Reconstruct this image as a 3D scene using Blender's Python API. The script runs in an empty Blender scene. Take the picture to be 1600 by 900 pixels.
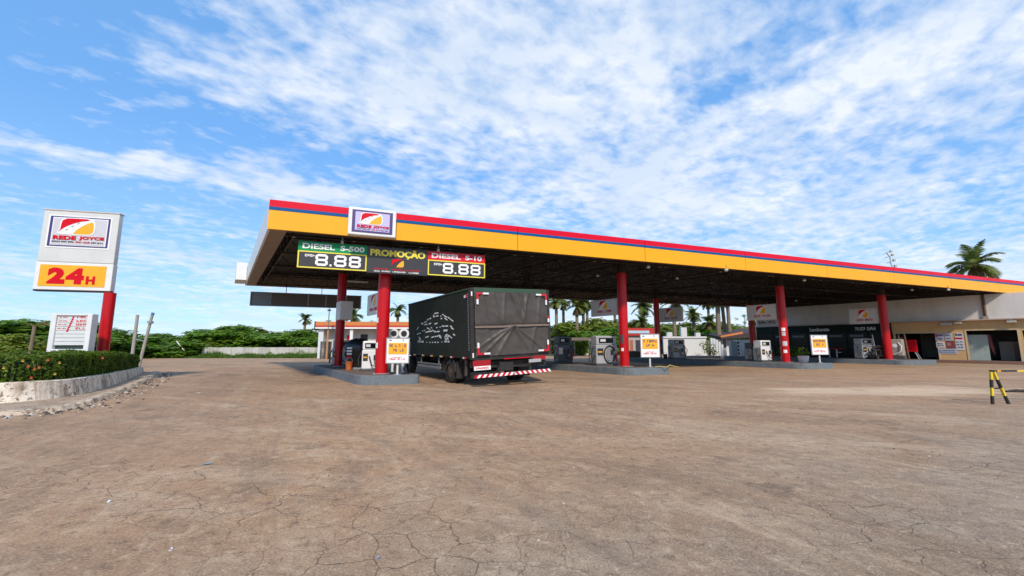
import bpy, bmesh, math, random
from mathutils import Vector, Matrix, noise as mnoise
random.seed(7)
R = math.radians
scene = bpy.context.scene
COL = scene.collection

# ------------------------------------------------------------------ camera maths
F = 650.0; PITCH = math.atan(88 / 650); CAMZ = 1.5
def ray(px, py):
    x = (px - 800) / F; u = -(py - 450) / F
    return Vector((x, math.cos(PITCH) - math.sin(PITCH) * u, math.sin(PITCH) + math.cos(PITCH) * u))
def gp(px, py, z=0.0):
    d = ray(px, py); t = (z - CAMZ) / d.z
    return Vector((d.x * t, d.y * t, z))
def at(px, py, Y):
    d = ray(px, py); t = Y / d.y
    return Vector((d.x * t, Y, CAMZ + d.z * t))
def hit(px, py, O, rot):
    """where a sight line meets the upright plane through O along angle rot: (distance along, height)"""
    d = ray(px, py); X = (math.cos(rot), math.sin(rot)); n = (-X[1], X[0])
    t = (O[0] * n[0] + O[1] * n[1]) / (d.x * n[0] + d.y * n[1])
    p = d * t
    return ((p.x - O[0]) * X[0] + (p.y - O[1]) * X[1], CAMZ + p.z)

# ------------------------------------------------------------------ materials
MATS = {}
def new_mat(name):
    m = bpy.data.materials.new(name); m.use_nodes = True
    nt = m.node_tree
    return m, nt, nt.nodes['Principled BSDF']
def ramp(nt, fac, stops):
    r = nt.nodes.new('ShaderNodeValToRGB'); e = r.color_ramp.elements
    while len(e) < len(stops): e.new(0.5)
    for i, (p, c) in enumerate(stops):
        e[i].position = p; e[i].color = (c, c, c, 1) if isinstance(c, (int, float)) else (*c, 1)
    nt.links.new(fac, r.inputs[0]); return r.outputs[0]
def noise(nt, scale, detail=4, rough=.55, vec=None, dist=0):
    n = nt.nodes.new('ShaderNodeTexNoise'); n.inputs['Scale'].default_value = scale
    n.inputs['Detail'].default_value = detail; n.inputs['Roughness'].default_value = rough
    n.inputs['Distortion'].default_value = dist
    if vec is None: vec = coords(nt)
    nt.links.new(vec, n.inputs['Vector']); return n.outputs['Fac']
def coords(nt, scale=None, rotz=0):
    key = 'TC'
    tc = nt.nodes.get(key)
    if not tc:
        tc = nt.nodes.new('ShaderNodeTexCoord'); tc.name = key
    out = tc.outputs['Object']
    if rotz:
        m0 = nt.nodes.new('ShaderNodeMapping'); m0.inputs['Rotation'].default_value = (0, 0, rotz)
        nt.links.new(out, m0.inputs[0]); out = m0.outputs[0]
    if scale:
        mp = nt.nodes.new('ShaderNodeMapping'); mp.inputs['Scale'].default_value = scale
        nt.links.new(out, mp.inputs[0]); out = mp.outputs[0]
    return out
def mixc(nt, fac, a, b, mode='MIX'):
    m = nt.nodes.new('ShaderNodeMix'); m.data_type = 'RGBA'; m.blend_type = mode
    for v, i in ((fac, 0), (a, 6), (b, 7)):
        if hasattr(v, 'links') or hasattr(v, 'is_linked'): nt.links.new(v, m.inputs[i])
        elif i == 0: m.inputs[0].default_value = v
        else: m.inputs[i].default_value = (*v, 1)
    return m.outputs[2]
def mth(nt, op, a, b=0.0, c=None, clamp=False):
    m = nt.nodes.new('ShaderNodeMath'); m.operation = op; m.use_clamp = clamp
    for i, v in enumerate((a, b, c)):
        if v is None: continue
        if hasattr(v, 'is_linked'): nt.links.new(v, m.inputs[i])
        else: m.inputs[i].default_value = v
    return m.outputs[0]
def bump(nt, b, h, strength, dist=.02):
    n = nt.nodes.new('ShaderNodeBump'); n.inputs['Strength'].default_value = strength
    n.inputs['Distance'].default_value = dist
    nt.links.new(h, n.inputs['Height']); nt.links.new(n.outputs[0], b.inputs['Normal'])
def M(name, rgb, rough=.55, metal=0.0, var=.12, scale=4.0, grime=0.0, grime_rgb=(.11, .08, .055), bmp=0.0, streak=False, spec=.5):
    if name in MATS: return MATS[name]
    m, nt, b = new_mat(name)
    b.inputs['Roughness'].default_value = rough; b.inputs['Metallic'].default_value = metal
    b.inputs['Specular IOR Level'].default_value = spec
    f = noise(nt, scale, 5)
    c = mixc(nt, f, tuple(v * (1 - var) for v in rgb), tuple(min(1, v * (1 + var)) for v in rgb))
    if grime > 0:
        g = noise(nt, scale * 1.7, 8, .68, coords(nt, (1, 1, .25) if streak else (1, 1, 1)))
        g = ramp(nt, g, [(.45, 0), (.75, grime)])
        c = mixc(nt, g, c, grime_rgb)
    nt.links.new(c, b.inputs['Base Color'])
    r = noise(nt, scale * 3, 3)
    nt.links.new(mth(nt, 'MULTIPLY_ADD', r, .25, rough - .125, True), b.inputs['Roughness'])
    if bmp: bump(nt, b, noise(nt, scale * 8, 5), bmp)
    MATS[name] = m; return m

# ------------------------------------------------------------------ mesh helper
class MB:
    def __init__(s): s.v = []; s.f = []; s.m = []; s.sm = []
    def add(s, vs, fs, mi=0, smooth=False):
        o = len(s.v); s.v += [tuple(v) for v in vs]
        for f in fs: s.f.append(tuple(i + o for i in f)); s.m.append(mi); s.sm.append(smooth)
        return s
    def box(s, x0, x1, y0, y1, z0, z1, mi=0, bev=0.0):
        if bev <= 0:
            vs = [(x, y, z) for z in (z0, z1) for y in (y0, y1) for x in (x0, x1)]
            return s.add(vs, [(0, 2, 3, 1), (4, 5, 7, 6), (0, 1, 5, 4), (2, 6, 7, 3), (0, 4, 6, 2), (1, 3, 7, 5)], mi)
        bm = bmesh.new(); bmesh.ops.create_cube(bm, size=1)
        for v in bm.verts: v.co = Vector(((x0 + x1) / 2 + v.co.x * (x1 - x0), (y0 + y1) / 2 + v.co.y * (y1 - y0), (z0 + z1) / 2 + v.co.z * (z1 - z0)))
        bmesh.ops.bevel(bm, geom=bm.edges[:], offset=min(bev, .45 * min(x1 - x0, y1 - y0, z1 - z0)), segments=2, affect='EDGES', profile=.5)
        bm.verts.index_update()
        s.add([v.co[:] for v in bm.verts], [[v.index for v in f.verts] for f in bm.faces], mi); bm.free(); return s
    def bar(s, a, b, w, h=None, mi=0):
        a = Vector(a); b = Vector(b); h = h or w; d = (b - a).normalized()
        up = Vector((0, 0, 1)) if abs(d.z) < .95 else Vector((0, 1, 0))
        x = d.cross(up).normalized() * w / 2; y = x.cross(d).normalized() * h / 2
        vs = [p + i * x + j * y for p in (a, b) for i, j in ((-1, -1), (1, -1), (1, 1), (-1, 1))]
        return s.add(vs, [(0, 1, 2, 3), (7, 6, 5, 4), (0, 4, 5, 1), (1, 5, 6, 2), (2, 6, 7, 3), (3, 7, 4, 0)], mi)
    def tube(s, pts, rad, n=10, mi=0, cap=True):
        pts = [Vector(p) for p in pts]; rs = rad if isinstance(rad, (list, tuple)) else [rad] * len(pts)
        vs = []; x = None
        for i, p in enumerate(pts):
            d = (pts[min(i + 1, len(pts) - 1)] - pts[max(i - 1, 0)]).normalized()
            if x is None:
                x = d.cross(Vector((0, 0, 1)) if abs(d.z) < .9 else Vector((0, 1, 0))).normalized()
            else: x = (x - d * x.dot(d)).normalized()
            y = d.cross(x)
            vs += [p + rs[i] * (math.cos(2 * math.pi * k / n) * x + math.sin(2 * math.pi * k / n) * y) for k in range(n)]
        fs = [(i * n + k, i * n + (k + 1) % n, (i + 1) * n + (k + 1) % n, (i + 1) * n + k) for i in range(len(pts) - 1) for k in range(n)]
        s.add(vs, fs, mi, True)
        if cap:
            s.add(vs[:n], [tuple(range(n))[::-1]], mi); s.add(vs[-n:], [tuple(range(n))], mi)
        return s
    def prism(s, outline, y0, y1, mi=0):
        """outline in the x-z plane, thickness y0..y1"""
        n = len(outline)
        vs = [(x, y0, z) for x, z in outline] + [(x, y1, z) for x, z in outline]
        return s.add(vs, [tuple(range(n)), tuple(range(2 * n - 1, n - 1, -1))] + [(i, i + n, (i + 1) % n + n, (i + 1) % n) for i in range(n)], mi)
    def slab(s, outline, z0, z1, mi=0, mtop=None):
        n = len(outline)
        vs = [(x, y, z0) for x, y in outline] + [(x, y, z1) for x, y in outline]
        s.add(vs, [tuple(range(n - 1, -1, -1))] + [(i, (i + 1) % n, (i + 1) % n + n, i + n) for i in range(n)], mi)
        return s.add(vs, [tuple(range(n, 2 * n))], mi if mtop is None else mtop)
    def xf(s, m):
        s.v = [tuple(m @ Vector(v)) for v in s.v]; return s
    def build(s, name, mats, parent=None, loc=None, rot=0):
        me = bpy.data.meshes.new(name); me.from_pydata(s.v, [], s.f)
        for m in (mats if isinstance(mats, (list, tuple)) else [mats]): me.materials.append(m)
        me.polygons.foreach_set('material_index', s.m); me.polygons.foreach_set('use_smooth', s.sm)
        me.update()
        o = bpy.data.objects.new(name, me); COL.objects.link(o)
        if parent: o.parent = parent
        if loc is not None: o.location = loc
        if rot: o.rotation_euler = (0, 0, rot)
        return o
def tag(o, label, cat, group=None):
    o['label'] = label; o['category'] = cat
    if group: o['group'] = group
    return o
def thing(name, label, cat, loc=(0, 0, 0), rot=0, group=None):
    o = bpy.data.objects.new(name, None); COL.objects.link(o); o.empty_display_size = .2
    o.location = loc; o.rotation_euler = (0, 0, rot); return tag(o, label, cat, group)
def dup(o, parent=None):
    c = o.copy(); COL.objects.link(c)
    if parent: c.parent = parent
    for ch in list(o.children): dup(ch, c)
    return c
def structure(o): o['kind'] = 'structure'; return o
def stuff(o, label=None, cat=None):
    o['kind'] = 'stuff'
    if label: o['label'] = label; o['category'] = cat
    return o

# ------------------------------------------------------------------ lettering
def lettering(body, x0, x1, z0, z1, y, mat, parent, bold=.0, name='lettering', slant=0):
    cu = bpy.data.curves.new('t', 'FONT'); cu.body = body; cu.offset = bold; cu.extrude = .01; cu.resolution_u = 3
    ob = bpy.data.objects.new('t', cu); COL.objects.link(ob)
    dg = bpy.context.evaluated_depsgraph_get(); dg.update()
    me = bpy.data.meshes.new_from_object(ob.evaluated_get(dg)); COL.objects.unlink(ob); bpy.data.objects.remove(ob)
    xs = [v.co.x for v in me.vertices]; ys = [v.co.y for v in me.vertices]
    ax, bx, ay, by = min(xs), max(xs), min(ys), max(ys)
    for v in me.vertices:
        fz = (v.co.y - ay) / (by - ay)
        v.co = Vector((x0 + (v.co.x - ax) / (bx - ax) * (x1 - x0) + slant * fz * (z1 - z0), y - (.003 if v.co.z > 0 else -.003), z0 + fz * (z1 - z0)))
    me.materials.clear(); me.materials.append(mat); me.name = name
    o = bpy.data.objects.new(name, me); COL.objects.link(o); o.parent = parent; return o
def marks(x0, x1, z0, z1, y, mat, parent, seed=1, n=12, gaps=(), name='lettering'):
    """small worn letter-like marks, where the photograph's writing cannot be read"""
    rnd = random.Random(seed); b = MB(); w = (x1 - x0) / n
    for i in range(n):
        if i in gaps: continue
        x = x0 + i * w; h = z1 - z0; t = w * .22
        b.box(x + .06 * w, x + .06 * w + t, y, y + .004, z0, z1)
        if rnd.random() < .6: b.box(x + .06 * w + t, x + .85 * w, y, y + .004, z1 - .22 * h, z1)
        if rnd.random() < .6: b.box(x + .06 * w + t, x + .8 * w, y, y + .004, z0 + .40 * h, z0 + .60 * h)
        if rnd.random() < .6: b.box(x + .06 * w + t, x + .85 * w, y, y + .004, z0, z0 + .2 * h)
        if rnd.random() < .5: b.box(x + .62 * w, x + .86 * w, y + .001, y + .005, z0 + .21 * h, z1 - .23 * h)
    return b.build(name, mat, parent)

def spots(m, rgb=(.10, .06, .035), scale=7):
    nt = m.node_tree; b = nt.nodes['Principled BSDF']; old = b.inputs['Base Color'].links[0].from_socket
    f = noise(nt, scale, 5, .7, coords(nt, (1, 1, .8)), 1.2); g = noise(nt, 1.3, 3, .5)
    k = mth(nt, 'MULTIPLY', ramp(nt, f, [(.53, 0), (.60, .9)]), ramp(nt, g, [(.35, .3), (.55, 1)]))
    f2 = noise(nt, 2.2, 7, .7, coords(nt, (1, 1, .16)), .6)
    c = mixc(nt, ramp(nt, f2, [(.49, 0), (.62, .75)]), old, (.27, .165, .09))
    nt.links.new(mixc(nt, k, c, rgb), b.inputs['Base Color'])
# palette ------------------------------------------------------------
white = M('white_sheet_metal', (.74, .74, .73), .45, grime=.18, grime_rgb=(.4, .36, .3), scale=1.5)
cream_metal = M('pale_grey_cabinet', (.62, .62, .60), .5, grime=.2, grime_rgb=(.38, .34, .3), scale=1.2, streak=True)
red = M('red_paint', (.50, .004, .008), .32, grime=.25, grime_rgb=(.17, .008, .008), scale=2.2, streak=True, spec=.35)
red_letter = M('red_vinyl', (.62, .004, .016), .45, spec=.15)
red_stripe = M('red_stripe_paint', (.66, .004, .026), .45, grime=.2, grime_rgb=(.5, .006, .026), scale=.6, spec=.15)
blue_stripe = M('blue_stripe_paint', (.002, .085, .26), .45, spec=.15)
yellow = M('yellow_fascia_paint', (.86, .385, .008), .42, var=.05, scale=.5, grime=.3, grime_rgb=(.66, .30, .02), spec=.3, bmp=.12, streak=True)
yellow_v = M('yellow_vinyl', (.85, .40, .01), .45, var=.05)
lemon = M('lemon_paint', (.80, .68, .06), .45)
purple = M('dark_violet_vinyl', (.055, .035, .16), .45)
lilac = M('pale_grey_vinyl', (.56, .55, .58), .45)
lilac2 = M('pale_violet_vinyl', (.50, .46, .74), .45, var=.06)
pure_white = M('white_vinyl', (.82, .82, .82), .4, var=.04)
black = M('black_plastic', (.015, .015, .017), .45)
ink = M('dark_ink', (.035, .035, .05), .5)
green = M('green_panel', (.006, .27, .09), .4, var=.06, spec=.2)
red_panel = M('red_panel', (.66, .02, .035), .4, var=.06, spec=.2)
dark_panel = M('charcoal_panel', (.033, .031, .034), .4)
steel = M('galvanised_steel', (.42, .43, .44), .45, .6, grime=.3, grime_rgb=(.2, .15, .1))
dark_steel = M('dark_truss_steel', (.026, .019, .014), .6, .1, grime=.4, grime_rgb=(.05, .025, .012))
pale_metal = M('pale_metal_and_roof_specks', (.45, .42, .36), .5)
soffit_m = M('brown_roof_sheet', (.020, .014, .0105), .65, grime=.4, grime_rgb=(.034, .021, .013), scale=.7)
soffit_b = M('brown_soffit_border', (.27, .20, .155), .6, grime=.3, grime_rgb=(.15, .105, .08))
kerb_grey = M('grey_kerb_paint', (.145, .175, .195), .7, var=.2, scale=2.5, grime=.7, grime_rgb=(.09, .075, .062), bmp=.3)
deck_m = M('stained_island_deck', (.16, .11, .08), .85, var=.3, grime=.5, grime_rgb=(.06, .045, .035), bmp=.3)
pump_grey = M('pump_light_grey', (.37, .38, .39), .4, grime=.25, grime_rgb=(.22, .2, .18), streak=True)
pump_silver = M('pump_silver', (.27, .28, .29), .35, .3)
pump_dark = M('pump_dark_grey', (.07, .075, .08), .4)
glass = M('dark_glass', (.004, .007, .006), .16, var=.05, spec=.18)
rubber = M('black_rubber', (.018, .017, .016), .75, grime=.4, grime_rgb=(.09, .065, .045))
bark = M('bark', (.13, .095, .065), .9, var=.4, bmp=.5)
palm_bark = M('palm_bark', (.20, .15, .10), .9, var=.4, bmp=.5)
concrete = M('weathered_concrete', (.36, .33, .29), .85, var=.2, grime=.5, grime_rgb=(.15, .12, .09), bmp=.3)

def emblem(parent, x0, x1, z0, z1, y, letters=True, sub=True, seed=1, low=False):
    """the red and yellow emblem with its curving road, in the rectangle given, front face at y"""
    P = lambda pts: [(x0 + u * (x1 - x0), z0 + v * (z1 - z0)) for u, v in pts]
    MB().prism(P([(.12, .40), (.155, .56), (.165, .78), (.18, .89), (.255, .965), (.46, .98), (.64, .975), (.73, .93), (.775, .80), (.782, .58), (.765, .44), (.70, .37), (.40, .37), (.2, .385)])[::-1], y, y + .01).build('emblem_road', pure_white, parent)
    MB().prism(P([(.144, .444), (.175, .56), (.184, .755), (.198, .867), (.274, .937), (.461, .948), (.627, .945), (.678, .908), (.64, .885), (.518, .848), (.40, .77), (.283, .665), (.2, .55)])[::-1], y - .005, y + .004).build('red_emblem', red_letter, parent)
    MB().prism(P([(.40, .405), (.453, .54), (.55, .69), (.647, .80), (.723, .853), (.75, .767), (.756, .58), (.74, .46), (.687, .41), (.545, .40)])[::-1], y - .005, y + .004).build('yellow_emblem', yellow_v, parent)
    if not low:
        b = MB()
        for u, v, l in ((.29, .545, .030), (.385, .672, .034), (.475, .775, .026)):
            b.prism(P([(u - l, v - .045), (u + l * .5, v + .008), (u + l, v + .045), (u - l * .5, v - .002)])[::-1], y - .004, y + .003)
        b.build('road_dashes', ink, parent)
    if letters:
        X = lambda u: x0 + u * (x1 - x0); Z = lambda v: z0 + v * (z1 - z0)
        lettering('REDE', X(.07), X(.47), Z(.195), Z(.335), y - .006, red_letter, parent, .042)
        lettering('JOYCE', X(.52), X(.965), Z(.195), Z(.335), y - .006, red_letter, parent, .042)
        if sub:
            marks(X(.06), X(.44), Z(.10), Z(.15), y - .004, ink, parent, seed, 22, (8, 15))
            marks(X(.47), X(.72), Z(.10), Z(.155), y - .004, red_letter, parent, seed + 1, 14, (6,))
            marks(X(.74), X(.95), Z(.10), Z(.15), y - .004, ink, parent, seed + 2, 12, (5,))
    elif sub:
        X = lambda u: x0 + u * (x1 - x0); Z = lambda v: z0 + v * (z1 - z0)
        marks(X(.02), X(.45), Z(.17), Z(.32), y - .004, red_letter, parent, seed, 5)
        marks(X(.55), X(1.02), Z(.17), Z(.32), y - .004, red_letter, parent, seed + 3, 5)

# ================================================================== SETTING
# ground -------------------------------------------------------------
def ground_material():
    m, nt, b = new_mat('far_earth')
    f = noise(nt, .12, 8, .6)
    c = ramp(nt, f, [(.35, (.06, .10, .02)), (.5, (.11, .12, .04)), (.62, (.22, .15, .09))])
    nt.links.new(c, b.inputs['Base Color']); b.inputs['Roughness'].default_value = .95
    bump(nt, b, noise(nt, 6, 6), .6, .08); return m
def pavement_material():
    m, nt, b = new_mat('stained_forecourt_concrete')
    big = noise(nt, .055, 6, .55, dist=.4)
    mid = noise(nt, .40, 9, .62, coords(nt), .8)
    stk = noise(nt, .8, 9, .66, coords(nt, (.22, 1.3, 1), R(18)), .6)      # dust dragged by tyres, two directions
    stk2 = noise(nt, 1.3, 9, .66, coords(nt, (.16, 1.5, 1), R(62)), .35)
    fine = noise(nt, 9, 9, .72, dist=.8)
    grit = noise(nt, 55, 4, .7)
    sep = nt.nodes.new('ShaderNodeSeparateXYZ'); nt.links.new(coords(nt), sep.inputs[0])
    gm = mth(nt, 'ADD', mth(nt, 'MULTIPLY', mth(nt, 'SUBTRACT', 5.6, sep.outputs[1]), .20), mth(nt, 'MULTIPLY', sep.outputs[0], .10))
    gm = mth(nt, 'ADD', gm, mth(nt, 'MULTIPLY', mth(nt, 'SUBTRACT', mid, .5), 2.2))
    base = mixc(nt, ramp(nt, big, [(.40, 0), (.60, 1)]), (.275, .168, .100), (.235, .155, .102))
    base = mixc(nt, ramp(nt, gm, [(-.0, 0), (.75, 1)]), base, (.190, .146, .113))
    base = mixc(nt, ramp(nt, mid, [(.36, .55), (.49, 0)]), base, (.150, .100, .068))
    base = mixc(nt, ramp(nt, mid, [(.54, 0), (.68, .5)]), base, (.34, .25, .175))
    base = mixc(nt, ramp(nt, stk, [(.53, 0), (.68, .50)]), base, (.40, .31, .23))
    base = mixc(nt, ramp(nt, stk, [(.34, .40), (.45, 0)]), base, (.125, .088, .064))
    base = mixc(nt, ramp(nt, stk2, [(.34, .42), (.45, 0)]), base, (.115, .083, .062))
    base = mixc(nt, ramp(nt, stk2, [(.55, 0), (.70, .42)]), base, (.38, .30, .225))
    pat = noise(nt, 3.1, 8, .66, coords(nt, (.8, 1.2, 1), R(40)), 1.1)
    base = mixc(nt, ramp(nt, pat, [(.38, .28), (.47, 0)]), base, (.12, .085, .062))
    base = mixc(nt, ramp(nt, pat, [(.54, 0), (.66, .30)]), base, (.39, .30, .22))
    base = mixc(nt, ramp(nt, fine, [(.38, .55), (.46, 0)]), base, (.085, .060, .045))
    base = mixc(nt, ramp(nt, fine, [(.55, 0), (.67, .5)]), base, (.42, .33, .25))
    base = mixc(nt, ramp(nt, grit, [(.38, .55), (.46, 0)]), base, (.075, .054, .042))
    base = mixc(nt, ramp(nt, grit, [(.56, 0), (.66, .5)]), base, (.46, .38, .30))
    # pale dusty patch worn by turning tyres
    dx = mth(nt, 'DIVIDE', mth(nt, 'SUBTRACT', sep.outputs[0], 12.0), 5.5); dy = mth(nt, 'DIVIDE', mth(nt, 'SUBTRACT', mth(nt, 'MULTIPLY_ADD', sep.outputs[0], -.12, sep.outputs[1]), 12.4), 1.5)
    r2 = mth(nt, 'ADD', mth(nt, 'ADD', mth(nt, 'MULTIPLY', dx, dx), mth(nt, 'MULTIPLY', dy, dy)), mth(nt, 'MULTIPLY', mth(nt, 'SUBTRACT', stk, .5), 6))
    base = mixc(nt, ramp(nt, r2, [(.2, .6), (1.0, 0)]), base, (.48, .37, .28))
    base = mixc(nt, 1.0, base, (1.48, 1.41, 1.26), 'MULTIPLY')
    def tyre(cx, cy, rad, wid, amt):
        dx_ = mth(nt, 'SUBTRACT', sep.outputs[0], cx); dy_ = mth(nt, 'SUBTRACT', sep.outputs[1], cy)
        d = mth(nt, 'SQRT', mth(nt, 'ADD', mth(nt, 'MULTIPLY', dx_, dx_), mth(nt, 'MULTIPLY', dy_, dy_)))
        d = mth(nt, 'ABSOLUTE', mth(nt, 'SUBTRACT', mth(nt, 'ADD', d, mth(nt, 'MULTIPLY', mid, .25)), rad))
        return mth(nt, 'MULTIPLY', ramp(nt, d, [(0, amt * .5), (wid * .6, amt * .35), (wid, 0)]), ramp(nt, stk2, [(.42, .1), (.56, 1)]))
    for a_ in ((-22, -12, 27.5, .16, .5), (-22, -12, 29.3, .16, .5), (-22, -12, 31.6, .13, .38), (-22, -12, 33.2, .13, .38), (26, -24, 38.2, .15, .35), (26, -24, 40.0, .15, .35), (-30, 40, 38.6, .2, .4), (-30, 40, 40.6, .2, .4)):
        base = mixc(nt, tyre(*a_), base, (.11, .085, .068))
    ov = nt.nodes.new('ShaderNodeTexVoronoi'); ov.inputs['Scale'].default_value = .55; ov.voronoi_dimensions = '2D'; nt.links.new(coords(nt), ov.inputs['Vector'])
    od = mth(nt, 'ADD', ov.outputs['Distance'], mth(nt, 'MULTIPLY', mth(nt, 'SUBTRACT', pat, .5), .5))
    base = mixc(nt, mth(nt, 'MULTIPLY', ramp(nt, od, [(.06, .35), (.16, 0)]), ramp(nt, noise(nt, .5, 2), [(.50, 0), (.58, 1)])), base, (.07, .052, .042))
    # cracks
    wob = nt.nodes.new('ShaderNodeTexNoise'); wob.inputs['Scale'].default_value = 1.6; wob.inputs['Detail'].default_value = 5
    nt.links.new(coords(nt), wob.inputs['Vector'])
    vm = nt.nodes.new('ShaderNodeVectorMath'); vm.operation = 'MULTIPLY_ADD'
    nt.links.new(wob.outputs['Color'], vm.inputs[0]); vm.inputs[1].default_value = (.55, .55, 0)
    nt.links.new(coords(nt), vm.inputs[2])
    def crack(scale, width, mask):
        v = nt.nodes.new('ShaderNodeTexVoronoi'); v.feature = 'DISTANCE_TO_EDGE'; v.inputs['Scale'].default_value = scale
        v.voronoi_dimensions = '2D'
        nt.links.new(vm.outputs[0], v.inputs['Vector'])
        return mth(nt, 'MULTIPLY', ramp(nt, v.outputs['Distance'], [(0, 1), (width * .45, .85), (width, 0)]), mask)
    k1 = crack(.62, .0050, ramp(nt, noise(nt, .27, 3, .5), [(.51, 0), (.62, .42)]))
    k2 = crack(2.6, .016, ramp(nt, noise(nt, .35, 4, .6, coords(nt, (1, 1, 1), R(40))), [(.46, 0), (.57, .65)]))
    k = mth(nt, 'MAXIMUM', k1, k2)
    base = mixc(nt, k, base, (.030, .021, .017))
    nt.links.new(base, b.inputs['Base Color'])
    nt.links.new(mth(nt, 'MULTIPLY_ADD', stk, -.25, .95), b.inputs['Roughness'])
    b.inputs['Specular IOR Level'].default_value = .3
    h = mth(nt, 'ADD', mth(nt, 'MULTIPLY', fine, .8), mth(nt, 'MULTIPLY', grit, .25))
    h = mth(nt, 'ADD', h, mth(nt, 'MULTIPLY', pat, .45))
    h = mth(nt, 'SUBTRACT', mth(nt, 'ADD', h, mth(nt, 'MULTIPLY', mid, .8)), mth(nt, 'MULTIPLY', k, .7))
    bump(nt, b, h, .45, .022); return m
g = MB(); N = 24
g.add([(-700 + 1400 * i / N, -300 + 1400 * j / N, -.004) for j in range(N + 1) for i in range(N + 1)],
      [(j * (N + 1) + i, j * (N + 1) + i + 1, (j + 1) * (N + 1) + i + 1, (j + 1) * (N + 1) + i) for j in range(N) for i in range(N)])
structure(g.build('ground', ground_material()))
edge = [(-70, -14), (70, -14), (75, 60), (20, 66), (-4, 50)]
edge += [(-8 - 3.2 * k, 45.6 + .5 * math.sin(k * 2.1) + .12 * k) for k in range(9)] + [(-50, 48), (-70, 47)]
structure(MB().add([(x, y, 0) for x, y in edge], [tuple(range(len(edge)))]).build('forecourt', pavement_material()))

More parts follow.
